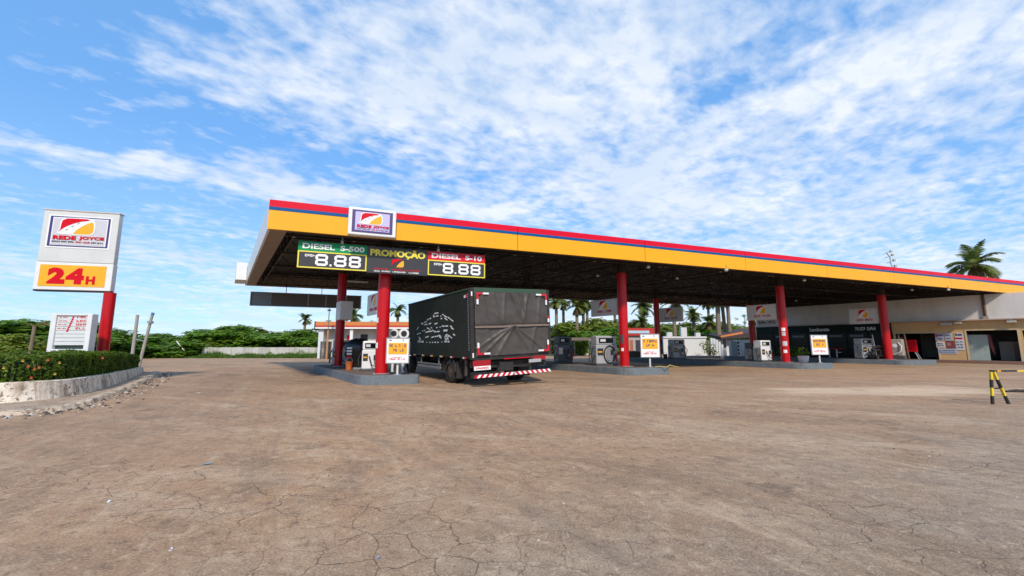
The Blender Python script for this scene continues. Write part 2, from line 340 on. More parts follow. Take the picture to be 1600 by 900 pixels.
# sky ----------------------------------------------------------------
SUN_EL, SUN_AZ = R(41), R(170)      # azimuth clockwise from +Y: behind the camera, a little to its side
def world():
    w = bpy.data.worlds.new('World'); scene.world = w; w.use_nodes = True
    nt = w.node_tree; bg = nt.nodes['Background']
    sky = nt.nodes.new('ShaderNodeTexSky'); sky.sky_type = 'NISHITA'; sky.sun_disc = False
    sky.sun_elevation = SUN_EL; sky.sun_rotation = SUN_AZ; sky.air_density = 1.0; sky.dust_density = .4; sky.ozone_density = 2.0
    tc = nt.nodes.new('ShaderNodeTexCoord')
    sep = nt.nodes.new('ShaderNodeSeparateXYZ'); nt.links.new(tc.outputs['Generated'], sep.inputs[0])
    X, Y, Z = sep.outputs
    zz = mth(nt, 'ADD', mth(nt, 'MAXIMUM', Z, 0.0), .10)
    cb = nt.nodes.new('ShaderNodeCombineXYZ')
    nt.links.new(mth(nt, 'DIVIDE', X, zz), cb.inputs[0]); nt.links.new(mth(nt, 'DIVIDE', Y, zz), cb.inputs[1])
    P = cb.outputs[0]
    def proj(px, py):
        d = ray(px, py).normalized(); q = max(d.z, 0) + .10; return (d.x / q, d.y / q)
    def nz(scale, det, rough, s=(1, 1, 1), rot=0, dist=0, off=(0, 0, 0)):
        m0 = nt.nodes.new('ShaderNodeMapping'); m0.inputs['Rotation'].default_value = (0, 0, rot); nt.links.new(P, m0.inputs[0])
        mp = nt.nodes.new('ShaderNodeMapping'); mp.inputs['Scale'].default_value = s
        mp.inputs['Location'].default_value = off
        nt.links.new(m0.outputs[0], mp.inputs[0])
        return noise(nt, scale, det, rough, mp.outputs[0], dist)
    # warp the plane a little so edges fray
    px_, py_ = nt.nodes.new('ShaderNodeSeparateXYZ').outputs[:2]
    s2 = px_.node; nt.links.new(P, s2.inputs[0])
    wx = mth(nt, 'ADD', px_, mth(nt, 'MULTIPLY', mth(nt, 'SUBTRACT', nz(1.3, 5, .6), .5), .8))
    wy = mth(nt, 'ADD', py_, mth(nt, 'MULTIPLY', mth(nt, 'SUBTRACT', nz(1.3, 5, .6, off=(7, 3, 0)), .5), .8))
    def seg(a, b, width, amp):
        a = proj(*a); b = proj(*b); dx, dy = b[0] - a[0], b[1] - a[1]; L2 = dx * dx + dy * dy
        ux = mth(nt, 'SUBTRACT', wx, a[0]); uy = mth(nt, 'SUBTRACT', wy, a[1])
        t = mth(nt, 'DIVIDE', mth(nt, 'ADD', mth(nt, 'MULTIPLY', ux, dx), mth(nt, 'MULTIPLY', uy, dy)), L2, clamp=True)
        ex = mth(nt, 'SUBTRACT', ux, mth(nt, 'MULTIPLY', t, dx)); ey = mth(nt, 'SUBTRACT', uy, mth(nt, 'MULTIPLY', t, dy))
        d2 = mth(nt, 'ADD', mth(nt, 'MULTIPLY', ex, ex), mth(nt, 'MULTIPLY', ey, ey))
        return mth(nt, 'MULTIPLY', mth(nt, 'POWER', 2.718, mth(nt, 'MULTIPLY', d2, -1 / (width * width))), amp)
    cov = None
    for s in SEGS:
        v = seg(*s); cov = v if cov is None else mth(nt, 'ADD', cov, v)
    az = mth(nt, 'DIVIDE', X, mth(nt, 'ADD', mth(nt, 'ABSOLUTE', Y), .02))
    veil = ramp(nt, mth(nt, 'MULTIPLY_ADD', az, .25, .5), [(.24, 0), (.46, .30), (.62, .48), (.85, .50)])
    # low haze bank near the horizon
    low = ramp(nt, Z, [(0, .55), (.10, .38), (.26, 0.05), (.34, 0)])
    cover = mth(nt, 'ADD', mth(nt, 'ADD', cov, veil), low)
    f1 = nz(1.2, 11, .62, (.9, 1.05, 1), R(-35), .2)
    f2 = nz(13.0, 6, .56, (.85, 1.1, 1), R(-35), .2, (3, 9, 0))
    f3 = nz(1.1, 9, .62, (.35, 1.5, 1), R(-48), .25, (1, 5, 0))
    tex = mth(nt, 'ADD', mth(nt, 'ADD', mth(nt, 'MULTIPLY', f1, .55), mth(nt, 'MULTIPLY', f2, .70)), mth(nt, 'MULTIPLY', f3, .20))
    wv = nt.nodes.new('ShaderNodeCombineXYZ'); nt.links.new(wx, wv.inputs[0]); nt.links.new(wy, wv.inputs[1])
    vo = nt.nodes.new('ShaderNodeTexVoronoi'); vo.feature = 'SMOOTH_F1'; vo.voronoi_dimensions = '2D'; vo.inputs['Scale'].default_value = 6.5; vo.inputs['Smoothness'].default_value = .6
    nt.links.new(wv.outputs[0], vo.inputs['Vector'])
    tex = mth(nt, 'ADD', tex, mth(nt, 'MULTIPLY', mth(nt, 'SUBTRACT', .42, vo.outputs['Distance']), .24))
    dens = mth(nt, 'ADD', mth(nt, 'MULTIPLY', mth(nt, 'SUBTRACT', tex, .725), 2.5), mth(nt, 'MULTIPLY_ADD', cover, 1.05, -.16))
    alpha = ramp(nt, dens, [(0.0, 0), (.25, .20), (.60, .55), (1.0, .88)])
    shade = nz(1.7, 7, .6, (1, 1, 1), 0, .3, (2, 2, 0))
    cc = mixc(nt, ramp(nt, shade, [(.42, 0), (.62, 1)]), (5.2, 5.85, 6.8), (6.7, 6.95, 7.3))
    tint = mixc(nt, 1.0, sky.outputs[0], SKY_TINT, 'MULTIPLY')
    blue = mixc(nt, ramp(nt, Z, [(0, 0), (.12, .35), (.40, 1)]), (3.2, 4.8, 6.5), (1.35, 3.2, 6.2))
    tint = mixc(nt, .72, tint, blue)
    nt.links.new(mixc(nt, alpha, tint, cc), bg.inputs[0]); bg.inputs[1].default_value = .10
SKY_TINT = (.95, 1.40, 1.85)
SEGS = [((-60, 185), (200, 252), .09, .62), ((130, 262), (470, 318), .10, .60), ((240, 268), (520, 300), .09, .5), ((480, 305), (790, 330), .15, .66),
        ((420, 120), (620, 190), .22, .50), ((240, 95), (350, 150), .09, .38), ((150, 150), (235, 150), .05, .3), ((640, 80), (900, 30), .30, .42),
        ((760, 190), (960, 260), .5, .40), ((1000, 330), (1330, 330), .35, .30), ((820, 200), (1400, 90), .2, .25),
        ((380, 265), (430, 265), .10, .40), ((200, 390), (380, 440), .25, .42), ((1000, 250), (1600, 60), .5, .30), ((0, 400), (60, 420), .3, .35),
        ((1080, 150), (1170, 90), .16, -.62), ((950, 205), (980, 225), .12, -.30), ((1540, 340), (1600, 345), .6, -.35)]
world()
sl = bpy.data.lights.new('sun', 'SUN'); sl.energy = 2.6; sl.angle = R(5.0); sl.color = (1, .90, .77)
so = bpy.data.objects.new('sun', sl); COL.objects.link(so)
sd = Vector((math.sin(SUN_AZ) * math.cos(SUN_EL), math.cos(SUN_AZ) * math.cos(SUN_EL), math.sin(SUN_EL)))
so.rotation_euler = (-sd).to_track_quat('-Z', 'Y').to_euler()
so.location = sd * 60

# ================================================================== CANOPY
A = Vector((-8.54, 14.13, 0)); RU = math.atan2(19.27, 49.94)
U = Vector((math.cos(RU), math.sin(RU), 0)); V = Vector((-.569, .822, 0)).normalized()
RB = math.atan2(-V.y, -V.x)                # boards and walls that run front to back
def w(s, t, z=0.0): return A + U * s + V * t + Vector((0, 0, z))
VU, VP = V.dot(U), V.dot(Vector((-U.y, U.x, 0)))
def lc(s, t, z): return (s + VU * t, VP * t, z)      # canopy-local
TB = 17.2; SR = 60.0; ZB, ZT = 5.5, 6.56
can = thing('canopy', 'long filling station canopy with yellow fascia under red and blue stripes on red columns', 'canopy', A, RU)
def strip(name, mat, z0, z1, y0, y1, s0=0, s1=SR):
    b = MB(); b.box(s0, s1, y0, y1, z0, z1); return b.build(name, mat, can)
# fascia as separate sheets with thin panel seams
seams = [0, 2.95, 9.4, 16.1, 22.8, 29.5, 36.2, 42.9, 49.6, SR]
b = MB()
for i in range(len(seams) - 1): b.box(seams[i] + (.012 if i else 0), seams[i + 1] - .012, -.04, .06, ZB, 6.188)
b.build('yellow_fascia', yellow, can)
b = MB()
for i in range(len(seams) - 1): b.box(seams[i] + (.012 if i else 0), seams[i + 1] - .012, -.05, .06, 6.19, 6.31)
b.build('blue_stripe', blue_stripe, can)
b = MB()
for i in range(len(seams) - 1): b.box(seams[i] + (.012 if i else 0), seams[i + 1] - .012, -.045, .06, 6.312, ZT)
b.build('red_stripe', red_stripe, can)
strip('fascia_backing', dark_steel, ZB + .02, ZT - .02, .07, .11)
# side fascia, back fascia
q = MB()
for (s0, t0, s1, t1) in ((0, .06, 0, TB),):
    q.add([lc(0, .06, ZB), lc(0, TB, ZB), lc(0, TB, ZT), lc(0, .06, ZT), lc(.08, .12, ZB), lc(.08, TB, ZB), lc(.08, TB, ZT), lc(.08, .12, ZT)],
          [(0, 3, 2, 1), (4, 5, 6, 7), (0, 1, 5, 4), (3, 7, 6, 2), (0, 4, 7, 3), (1, 2, 6, 5)])
q.build('side_fascia', white, can)
q = MB(); q.add([lc(.1, TB - .06, ZB), lc(SR, TB - .06, ZB), lc(SR, TB - .06, ZT), lc(.1, TB - .06, ZT), lc(.1, TB, ZB), lc(SR, TB, ZB), lc(SR, TB, ZT), lc(.1, TB, ZT)],
                [(0, 1, 2, 3), (4, 7, 6, 5), (0, 4, 5, 1), (3, 2, 6, 7), (0, 3, 7, 4), (1, 5, 6, 2)])
q.build('rear_fascia', soffit_b, can)
# ribbed roof sheet
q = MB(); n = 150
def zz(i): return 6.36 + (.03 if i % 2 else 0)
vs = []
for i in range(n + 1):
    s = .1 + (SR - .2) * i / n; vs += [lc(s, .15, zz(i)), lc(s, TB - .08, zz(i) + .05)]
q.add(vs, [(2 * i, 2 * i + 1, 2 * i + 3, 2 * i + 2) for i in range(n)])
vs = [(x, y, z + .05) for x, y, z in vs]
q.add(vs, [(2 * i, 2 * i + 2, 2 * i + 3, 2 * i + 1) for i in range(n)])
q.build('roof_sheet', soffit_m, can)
# soffit border on the open side and front
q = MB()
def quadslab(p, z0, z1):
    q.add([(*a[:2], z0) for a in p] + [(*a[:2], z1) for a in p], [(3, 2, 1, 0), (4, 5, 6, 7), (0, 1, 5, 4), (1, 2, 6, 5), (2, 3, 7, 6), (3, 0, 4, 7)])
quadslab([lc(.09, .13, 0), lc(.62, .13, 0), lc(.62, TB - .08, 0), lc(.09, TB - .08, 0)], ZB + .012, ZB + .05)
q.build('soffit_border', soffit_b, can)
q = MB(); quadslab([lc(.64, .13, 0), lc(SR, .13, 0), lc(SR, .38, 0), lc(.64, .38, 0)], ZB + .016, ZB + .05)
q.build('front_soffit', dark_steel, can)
# gutter box on the outer corner of the side
p = [lc(-.62, TB - 2.1, 0), lc(-.02, TB - 2.1, 0), lc(-.02, TB + .1, 0), lc(-.62, TB + .1, 0)]
q = MB(); quadslab(p, 5.62, 6.75); q.build('gutter_box', white, can)
# trusses
def truss(a, b, n, z0=5.57, z1=6.28):
    a = Vector(a); b = Vector(b); q = MB(); Z = Vector((0, 0, 1))
    q.bar(a + Z * z0, b + Z * z0, .07, .07); q.bar(a + Z * z1, b + Z * z1, .07, .07)
    for i in range(n):
        p0 = a.lerp(b, i / n); p1 = a.lerp(b, (i + .5) / n); p2 = a.lerp(b, (i + 1) / n)
        q.bar(p0 + Z * z0, p1 + Z * z1, .035); q.bar(p1 + Z * z1, p2 + Z * z0, .035)
        q.bar(p1 + Z * z0, p1 + Z * z1, .03)
        if (i * 7 + n) % 3 == 0: q.box(p0.x - .05, p0.x + .05, p0.y - .05, p0.y + .05, z0 - .045, z0 - .036, 1)  # pale squares added to stand for bright specks, like small holes, in the roof
    return q.build('roof_truss', [dark_steel, pale_metal], can)
for t in (1.0, 4.6, 8.4, 12.4, 16.4): truss(lc(.5, t, 0), lc(SR - .5, t, 0), 46)
for s in (1.0, 5.9, 10.2, 14.5, 18.6, 22.9, 27.2, 31.5, 35.8, 40.1, 44.4, 48.6): truss(lc(s, .3, 0), lc(s, TB - .3, 0), 14, 5.66, 6.2)
# columns
def column(s, t, r=.245, stickers=(), label=None):
    x, y, _ = lc(s, t, 0); q = MB(); n = 24
    q.tube([(x, y, .352), (x, y, 5.32)], r, n)
    c = q.build('column', red, can)
    k = MB(); k.tube([(x, y, 5.322), (x, y, 6.3)], r * .97, 12); k.build('shaded_column_top', dark_steel, c)  # column top coloured dark for the shade under the roof
    k = MB(); k.box(x - r - .06, x + r + .06, y - r - .06, y + r + .06, .352, .375); k.build('base_plate', steel, c)
    for (ang, z, ww, hh, mt) in stickers:
        k = MB(); m = 5; vs = []
        for i in range(m + 1):
            a = ang + ww * (i / m - .5) / r
            vs += [(x + (r + .006) * math.cos(a), y + (r + .006) * math.sin(a), z), (x + (r + .006) * math.cos(a), y + (r + .006) * math.sin(a), z + hh)]
        k.add(vs, [(2 * i, 2 * i + 2, 2 * i + 3, 2 * i + 1) for i in range(m)]); k.build('sticker', mt, c)
    return c
fa = -math.pi / 2 - RU
column(4.37, 1.25, .245, [(fa - .75, 1.35, .16, .22, pure_white), (fa - .8, 2.35, .14, .2, pure_white)])
column(17.06, 2.5, .25, [(fa - .6, 1.55, .17, .45, pump_dark), (fa - .6, 1.15, .14, .16, pure_white)])
column(30.06, 3.0, .25, [(fa - .55, 2.35, .22, .22, pure_white), (fa - .55, 2.05, .2, .24, lilac), (fa - .45, 1.4, .26, .3, lilac), (fa - .5, .95, .2, .2, pure_white)])
column(42.5, 3.7, .27)
column(4.3, 8.35, .235); column(17, 11, .235); column(30, 12.6, .24); column(42.0, 13.3, .27)

# logo box on the fascia
fo = w(0, 0) - Vector((-U.y, U.x, 0)) * .05
def fh(px, py, back=0.0):
    return hit(px, py, A + Vector((-U.y, U.x, 0)) * back, RU)
x0, z0 = fh(542, 366, -.35); x1, z1 = fh(620, 330, -.35)
zb = fh(545, 366, -.35)[1]; ztp = fh(546, 322, -.35)[1]; zb2 = fh(617, 371, -.35)[1]
x0 = fh(544, 345, -.35)[0]; x1 = fh(619, 350, -.35)[0]
lz0, lz1 = (zb + zb2) / 2, ztp
sgn = thing('logo_box', 'white square light box with road emblem fixed over the striped fascia', 'sign', A + U * ((x0 + x1) / 2), RU)
W2 = (x1 - x0) / 2; H = lz1 - lz0
MB().box(-W2, W2, -.35, -.062, lz0, lz1, bev=.03).build('box', white, sgn)
MB().box(-W2 + .13, W2 - .13, -.362, -.351, lz0 + .10, lz1 - .10).build('violet_border', purple, sgn)
fp = MB().box(-W2 + .24, W2 - .24, -.374, -.363, lz0 + .17, lz1 - .17).build('panel', lilac2, sgn)
emblem(fp, -W2 + .22, W2 - .22, lz0 + .13, lz1 - .16, -.386, seed=5)

# hanging price sign ---------------------------------------------------
BK = .45
pts = [fh(468, 373, BK), fh(463, 414, BK), fh(758, 402, BK), fh(757, 438, BK), fh(574, 384, BK), fh(669, 393, BK)]
px0 = (pts[0][0] + pts[1][0]) / 2; px1 = (pts[2][0] + pts[3][0]) / 2
pz1 = (pts[0][1] + pts[2][1]) / 2; pz0 = (pts[1][1] + pts[3][1]) / 2
print('price sign', px0, px1, pz0, pz1, pts)
xa, xb = pts[4][0], pts[5][0]
org = A + Vector((-U.y, U.x, 0)) * BK
led = thing('price_sign', 'long hanging diesel price sign with white digits and promotion panel under the canopy front', 'sign', org + U * px0, RU)
L = px1 - px0; a1, a2 = xa - px0, xb - px0; hz = pz1 - pz0
MB().box(0, L, .0, .16, pz0, pz1).build('casing', dark_steel, led)
led_m = M('led_white', (.85, .85, .85), .35, var=.03)
def seven(b, x, z, wd, h, t):
    def hor(zc): b.prism([(x + t * .45, zc), (x + t * .85, zc + t / 2), (x + wd - t * .85, zc + t / 2), (x + wd - t * .45, zc), (x + wd - t * .85, zc - t / 2), (x + t * .85, zc - t / 2)][::-1], -.058, -.046)
    def ver(xc, za, zb_): b.prism([(xc - t / 2, za + t * .45), (xc - t / 2, zb_ - t * .45), (xc, zb_), (xc + t / 2, zb_ - t * .45), (xc + t / 2, za + t * .45), (xc, za)][::-1], -.058, -.046)
    for zc in (z + t / 2, z + h / 2, z + h - t / 2): hor(zc)
    for xc in (x + t / 2, x + wd - t / 2):
        ver(xc, z + .06 * h, z + h / 2); ver(xc, z + h / 2, z + .94 * h)
def price(u0, u1, mat, text, tspan):
    hd = pz1 - hz * .36
    p = MB().box(u0, u1, -.02, -.002, hd, pz1).build('header_panel', mat, led)
    lettering(text[0], u0 + tspan[0] * (u1 - u0), u0 + tspan[1] * (u1 - u0), hd + .085 * hz, pz1 - .07 * hz, -.028, pure_white, p, .03)
    lettering(text[1], u0 + tspan[2] * (u1 - u0), u0 + tspan[3] * (u1 - u0), hd + .085 * hz, pz1 - .07 * hz, -.028, pure_white, p, .03)
    f = MB(); m_ = .045
    f.box(u0, u1, -.035, -.002, pz0, pz0 + m_); f.box(u0, u1, -.035, -.002, hd - m_, hd - .002)
    f.box(u0, u0 + m_, -.035, -.002, pz0 + m_, hd - m_); f.box(u1 - m_, u1, -.035, -.002, pz0 + m_, hd - m_)
    f.build('yellow_frame', lemon, led)
    d = MB().box(u0 + m_ + .002, u1 - m_ - .002, -.04, -.003, pz0 + m_ + .002, hd - m_ - .002).build('digit_display', dark_panel, led)
    b = MB(); wd = (u1 - u0); zz0 = pz0 + m_ + .055; hh = (hd - m_ - .05) - zz0; dw = hh * .68; t = hh * .2
    dw = wd * .178
    for fx in (.25, .52, .735):
        b = MB(); seven(b, u0 + wd * fx, zz0, dw, hh, t); b.build('digit', led_m, d)
    MB().box(u0 + wd * .455, u0 + wd * .455 + t * .8, -.058, -.046, zz0, zz0 + t * .8).build('decimal_point', led_m, d)
    marks(u0 + wd * .10, u0 + wd * .24, hd - m_ - .17, hd - m_ - .08, -.046, led_m, d, 9, 4, name='symbol')
price(0, a1, green, ('DIESEL', 'S-500'), (.06, .52, .60, .96))
price(a2, L, red_panel, ('DIESEL', 'S-10'), (.06, .56, .64, .94))
pr = MB().box(a1 + .003, a2 - .003, -.03, -.001, pz0 - .04, pz1).build('promotion_panel', dark_panel, led)
lettering('PROMOÇÃO', a1 + .05 * (a2 - a1), a2 - .05 * (a2 - a1), pz1 - .42 * hz, pz1 - .04 * hz, -.038, lemon, pr, .045)
cx = (a1 + a2) / 2
emblem(pr, cx - .38, cx + .42, pz0 - .02, pz1 - .40 * hz, -.043, letters=False, sub=False, low=True)
for o in list(pr.children):
    if o.name.startswith('emblem_road'): bpy.data.objects.remove(o)
marks(a1 + .12 * (a2 - a1), a2 - .13 * (a2 - a1), pz0 + .10, pz0 + .155, -.037, red_letter, pr, 4, 30, (9, 10, 20))
marks(a1 + .12 * (a2 - a1), a2 - .15 * (a2 - a1), pz0 + .01, pz0 + .065, -.037, pure_white, pr, 6, 30, (4, 11, 21, 22))
for u in (a1 * .62, a2 * 1.09):
    MB().box(u - .025, u + .025, .05, .1, pz1 + .002, ZB + .15).build('hanger', steel, led)
    MB().box(u - .05, u + .05, .02, .13, pz1 + .003, pz1 + .12).build('bracket', pale_metal, led)

# hanging signboard, seen from the back, under the far side of the canopy
O2 = w(0, 17.05)
bx0, bz1 = hit(392, 455.5, O2, RU); bx1, bz1b = hit(565, 460, O2, RU); bz0 = hit(392, 477.5, O2, RU)[1]
hb = thing('hanging_signboard', 'long dark unlit signboard hung low beneath the far edge of the canopy', 'sign', O2 + U * bx0, RU)
Lb = bx1 - bx0; n = 6
fr = MB()
fr.box(0, Lb, -.06, .12, bz1 - .06, bz1); fr.box(0, Lb, -.06, .12, bz0, bz0 + .05)
fr.box(0, .06, -.06, .12, bz0 + .05, bz1 - .06); fr.box(Lb - .06, Lb, -.06, .12, bz0 + .05, bz1 - .06)
fr.build('frame', M('aged_aluminium', (.25, .25, .25), .5, .4), hb)
bp = M('brown_back_panel', (.13, .11, .095), .6, grime=.4); bp2 = M('grey_back_panel', (.20, .225, .23), .5)
for i in range(n):
    MB().box(.062 + i * (Lb - .124) / n + .003, .062 + (i + 1) * (Lb - .124) / n - .003, .02 * (i % 2), .05, bz0 + .052, bz1 - .062).build('back_panel', bp2 if i == 0 else bp, hb)
for u in (Lb * .30, Lb * .62): MB().box(u - .02, u + .02, .02, .06, bz1 + .002, 5.62).build('hanger', dark_steel, hb)

# lamps under the canopy
def hang_lamp(px, py, label, z=5.33, s=1.0):
    p = gp(px, py, z); t = thing('ceiling_lamp', label, 'lamp', p, 0, 'small lamps under the canopy')
    MB().tube([(0, 0, .10 * s), (0, 0, 5.62 - z)], .014, 6).build('rod', dark_steel, t)
    MB().tube([(0, 0, .10 * s), (0, 0, .04 * s), (0, 0, 0)], [.04 * s, .09 * s, .11 * s], 12).build('shade', pale_metal, t)
    MB().tube([(0, 0, -.012), (0, 0, -.05 * s)], [.09 * s, .05 * s], 10).build('bulb', pure_white, t)
for px, py, lb in ((1013, 417.5, 'small pale lamp hung under the canopy beyond the second front column'), (1058, 435, 'small lamp hung deep in the roof above the third island stand sign'),
                   (1135, 422.5, 'small lamp close under the fascia midway between two front columns'), (1257, 438, 'small lamp close by the third front column top'),
                   (1425, 453, 'small lamp under the fascia past the fourth front column'), (1482, 453, 'small lamp nearest the building end of the canopy'),
                   (934, 431, 'tiny lamp hung before the second front column'), (1244, 470, 'small lamp beside the white building wall top')):
    hang_lamp(px, py, lb)
p = gp(556, 441, 5.45); tl = thing('tube_light', 'white fluorescent tube light under the roof above the first island', 'lamp', p, RU)
MB().box(-.75, .75, -.06, .06, .03, .09).build('housing', white, tl); MB().tube([(-.7, 0, 0), (.7, 0, 0)], .025, 8).build('tube', pure_white, tl)
MB().box(-.55, -.52, -.015, .015, .092, .25).build('hanger', dark_steel, tl); MB().box(.52, .55, -.015, .015, .092, .25).build('hanger', dark_steel, tl)

# antenna on the canopy roof
p = w(fh(1399, 416, 2)[0], 2, 6.42)
an = thing('antenna', 'thin crooked antenna mast standing on the canopy roof near the palm', 'antenna', p)
s_ = p.y / 650.0
MB().tube([(0, 0, 0), (.03, 0, .55), (-.12, 0, 1.1), (-.1, 0, 1.5), (-.35, 0, 1.9)], .035, 6).build('mast', steel, an)
for (x, z, l) in ((-.1, 1.15, .28), (-.18, 1.55, .3), (-.3, 1.82, .32), (0, .7, .22)):
    MB().bar((x - l, -.03, z - .08), (x + l, .03, z + .12), .05).build('arm', steel, an)
    MB().box(x + l - .09, x + l + .07, -.06, .06, z + .06, z + .22).build('dipole', pale_metal, an)

# ================================================================== ISLANDS
def island(s0, s1, t0, t1, label, h=.35):
    b = MB(); r = .75; out = []
    def pt(s, t): p = w(s, t); return (p.x, p.y)
    def arc(cs, ct, a0, a1, rr):
        for k in range(7):
            a = a0 + (a1 - a0) * k / 6; out.append(pt(cs + rr * math.cos(a), ct + rr * math.sin(a)))
    arc(s0 + r, t0 + r, math.pi, 1.5 * math.pi, r); arc(s1 - .25, t0 + .25, 1.5 * math.pi, 2 * math.pi, .25)
    arc(s1 - r, t1 - r, 0, .5 * math.pi, r); arc(s0 + r, t1 - r, .5 * math.pi, math.pi, r)
    t = thing('pump_island', label, 'pump island', w((s0 + s1) / 2, t0), 0, 'raised grey pump islands')
    c = t.location; loc = [(x - c.x, y - c.y) for x, y in out]
    b.slab(loc, 0, h - .03)
    cxm = sum(p[0] for p in loc) / len(loc); cym = sum(p[1] for p in loc) / len(loc)
    ins = [(x + (cxm - x) * .012, y + (cym - y) * .012) for x, y in loc]
    n = len(loc); b.add([(x, y, h - .03) for x, y in loc] + [(x, y, h) for x, y in ins], [(i, (i + 1) % n, (i + 1) % n + n, i + n) for i in range(n)])
    k = []
    for x, y in loc:
        v = Vector((cxm - x, cym - y)); v = v.normalized() * min(.17, v.length * .3); k.append((x + v.x, y + v.y))
    b.add([(x, y, h) for x, y in ins] + [(x, y, h - .004) for x, y in k], [(i, (i + 1) % n, (i + 1) % n + n, i + n) for i in range(n)])
    b.build('kerb', kerb_grey, t)
    MB().add([(x, y, h - .006) for x, y in k], [tuple(range(n))]).build('deck', deck_m, t)
    return t
island(3.35, 5.55, .2, 10.4, 'grey kerbed pump island in front of the truck, nearest of the islands')
island(15.7, 18.25, .8, 14.5, 'grey pump island running out from behind the parked truck')
island(28.9, 31.4, 1.1, 16.0, 'grey pump island carrying the stand sign before the shop with white pump')
island(41.2, 44.7, 1.9, 16.0, 'farthest grey pump island, beside the building wall')

def on_isl(s, px, py=565):
    d = ray(px, py); k = d.x / d.y; p = w(s, 0)
    # p + tV on line x = k y
    t = (k * p.y - p.x) / (V.x - k * V.y); return w(s, t, .345)

# stand signs -----------------------------------------------------------
def stand_sign(px, s, w_px, h_px, rows, label, seed, top_py, bot_py):
    p = on_isl(s, px); sc = p.y / 650 * 1.0
    t = thing('stand_sign', label, 'sign', p, R(6), 'orange and white stand signs on the islands')
    ztop = 1.5 + (538 - top_py) * sc - .345; zbot = 1.5 + (538 - bot_py) * sc - .345; hw = w_px * sc / 2
    MB().tube([(0, 0, 0), (0, 0, ztop - .1)], .045, 10).build('post', cream_metal, t)
    MB().tube([(0, 0, 0), (0, 0, .03)], .16, 16).build('base', steel, t)
    b = MB().box(-hw, hw, -.10, -.05, zbot, ztop, bev=.012).build('board', pure_white, t)
    H = ztop - zbot
    f = MB(); e = .035
    f.box(-hw, hw, -.115, -.101, zbot, zbot + e); f.box(-hw, hw, -.115, -.101, ztop - e, ztop); f.box(-hw, -hw + e, -.115, -.101, zbot + e, ztop - e); f.box(hw - e, hw, -.115, -.101, zbot + e, ztop - e)
    f.build('frame', steel, t)
    o = MB().box(-hw * .80, hw * .80, -.112, -.1015, zbot + H * .36, zbot + H * .80).build('orange_panel', yellow_v, t)
    marks(-hw * .72, hw * .72, zbot + H * .63, zbot + H * .745, -.118, purple, o, seed, rows[0], rows[2])
    marks(-hw * .40, hw * .55, zbot + H * .46, zbot + H * .565, -.118, purple, o, seed + 1, rows[1], (2,))
    marks(-hw * .75, hw * .65, zbot + H * .13, zbot + H * .20, -.106, red_letter, b, seed + 2, 9, (4,))
    marks(-hw * .45, hw * .4, zbot + H * .215, zbot + H * .25, -.106, red_letter, b, seed + 3, 9, ())
    MB().box(-hw * .75, -hw * .55, -.107, -.1015, zbot + H * .88, zbot + H * .92).build('clip', ink, t)
    MB().box(hw * .4, hw * .5, -.107, -.1015, zbot + H * .89, zbot + H * .93).build('clip', ink, t)
stand_sign(621.5, 4.72, 35, 40, (9, 5, (2, 4, 6)), 'white stand sign with orange panel on the island in front of the truck', 11, 528, 567)
stand_sign(1015.5, 17.6, 31, 36, (7, 5, (1,)), 'white stand sign with orange panel before the red column on the island beyond the truck', 21, 522, 558)
stand_sign(1281, 30.7, 28, 31, (6, 4, ()), 'white stand sign with orange panel in front of the dark shop', 31, 523.5, 554)

# logo signs on the columns ------------------------------------------------
def column_sign(s, t, x0, x1, z0, z1, label, logo=True, th=.2, box=None):
    o = thing('column_sign', label, 'sign', w(s, t), RB, 'white logo signs on the canopy columns')
    MB().box(x0, x1, -th / 2, th / 2, z0, z1, bev=.02).build('box', box or cream_metal, o)
    p = MB().box(x0 + .06, x1 - .06, -th / 2 - .012, -th / 2 - .002, z0 + .06, z1 - .06).build('panel', box or cream_metal, o)
    if logo:
        wv = x1 - x0; c = (x0 + x1) / 2 + .02 * wv; hz_ = z1 - z0
        emblem(p, c - wv * .27, c + wv * .27, z0 + .02 * hz_, z1 - .03 * hz_, -th / 2 - .024, letters=False, seed=int(s), low=True)
    xc = x1 if abs(x1) < abs(x0) else x0
    sg = 1 if xc < 0 else -1
    for z in (z0 + .12, z1 - .12): MB().box(min(xc, xc + sg * .12) + .002, max(xc, xc + sg * .12), -.03, .03, z - .03, z + .03).build('bracket', dark_steel, o)
def zat(py, s, t): 
    return 1.5 + (538 - py) * w(s, t).y / 650
def sign_x(px, s, t): return hit(px, 480, w(s, t), RB)[0]
column_sign(4.37, 1.25, sign_x(575, 4.37, 1.25), -.27, zat(491, 4.37, 2), zat(457, 4.37, 2), 'small white logo sign on the red column beside the truck', th=.08, box=white)
column_sign(17.06, 2.5, sign_x(925, 17.06, 2.5), -.28, zat(493, 17, 3.2), zat(467, 17, 3.2), 'white logo sign on the red column above the large grey pump')
column_sign(30.06, 3.0, sign_x(1167, 30.06, 3), -.28, zat(500, 30, 4), zat(476, 30, 4), 'white logo sign on the red column with stickers in front of the dark shop')
column_sign(42.5, 3.7, sign_x(1325, 42.5, 3.7), -.30, zat(506, 42.5, 4.5), zat(482, 42.5, 4.5), 'white logo banner on the red column nearest the building', th=.06)
column_sign(30, 12.6, .28, sign_x(1066, 30, 12.6), zat(504, 30, 12), zat(482, 30, 12), 'grey logo sign on the rear red column before the white yard wall')
column_sign(4.3, 8.35, .25, .25 + 1.0, zat(501, 4.3, 8), zat(473, 4.3, 8), 'blank white light box on the rear red column above the covered pump', logo=False, th=.62, box=white)
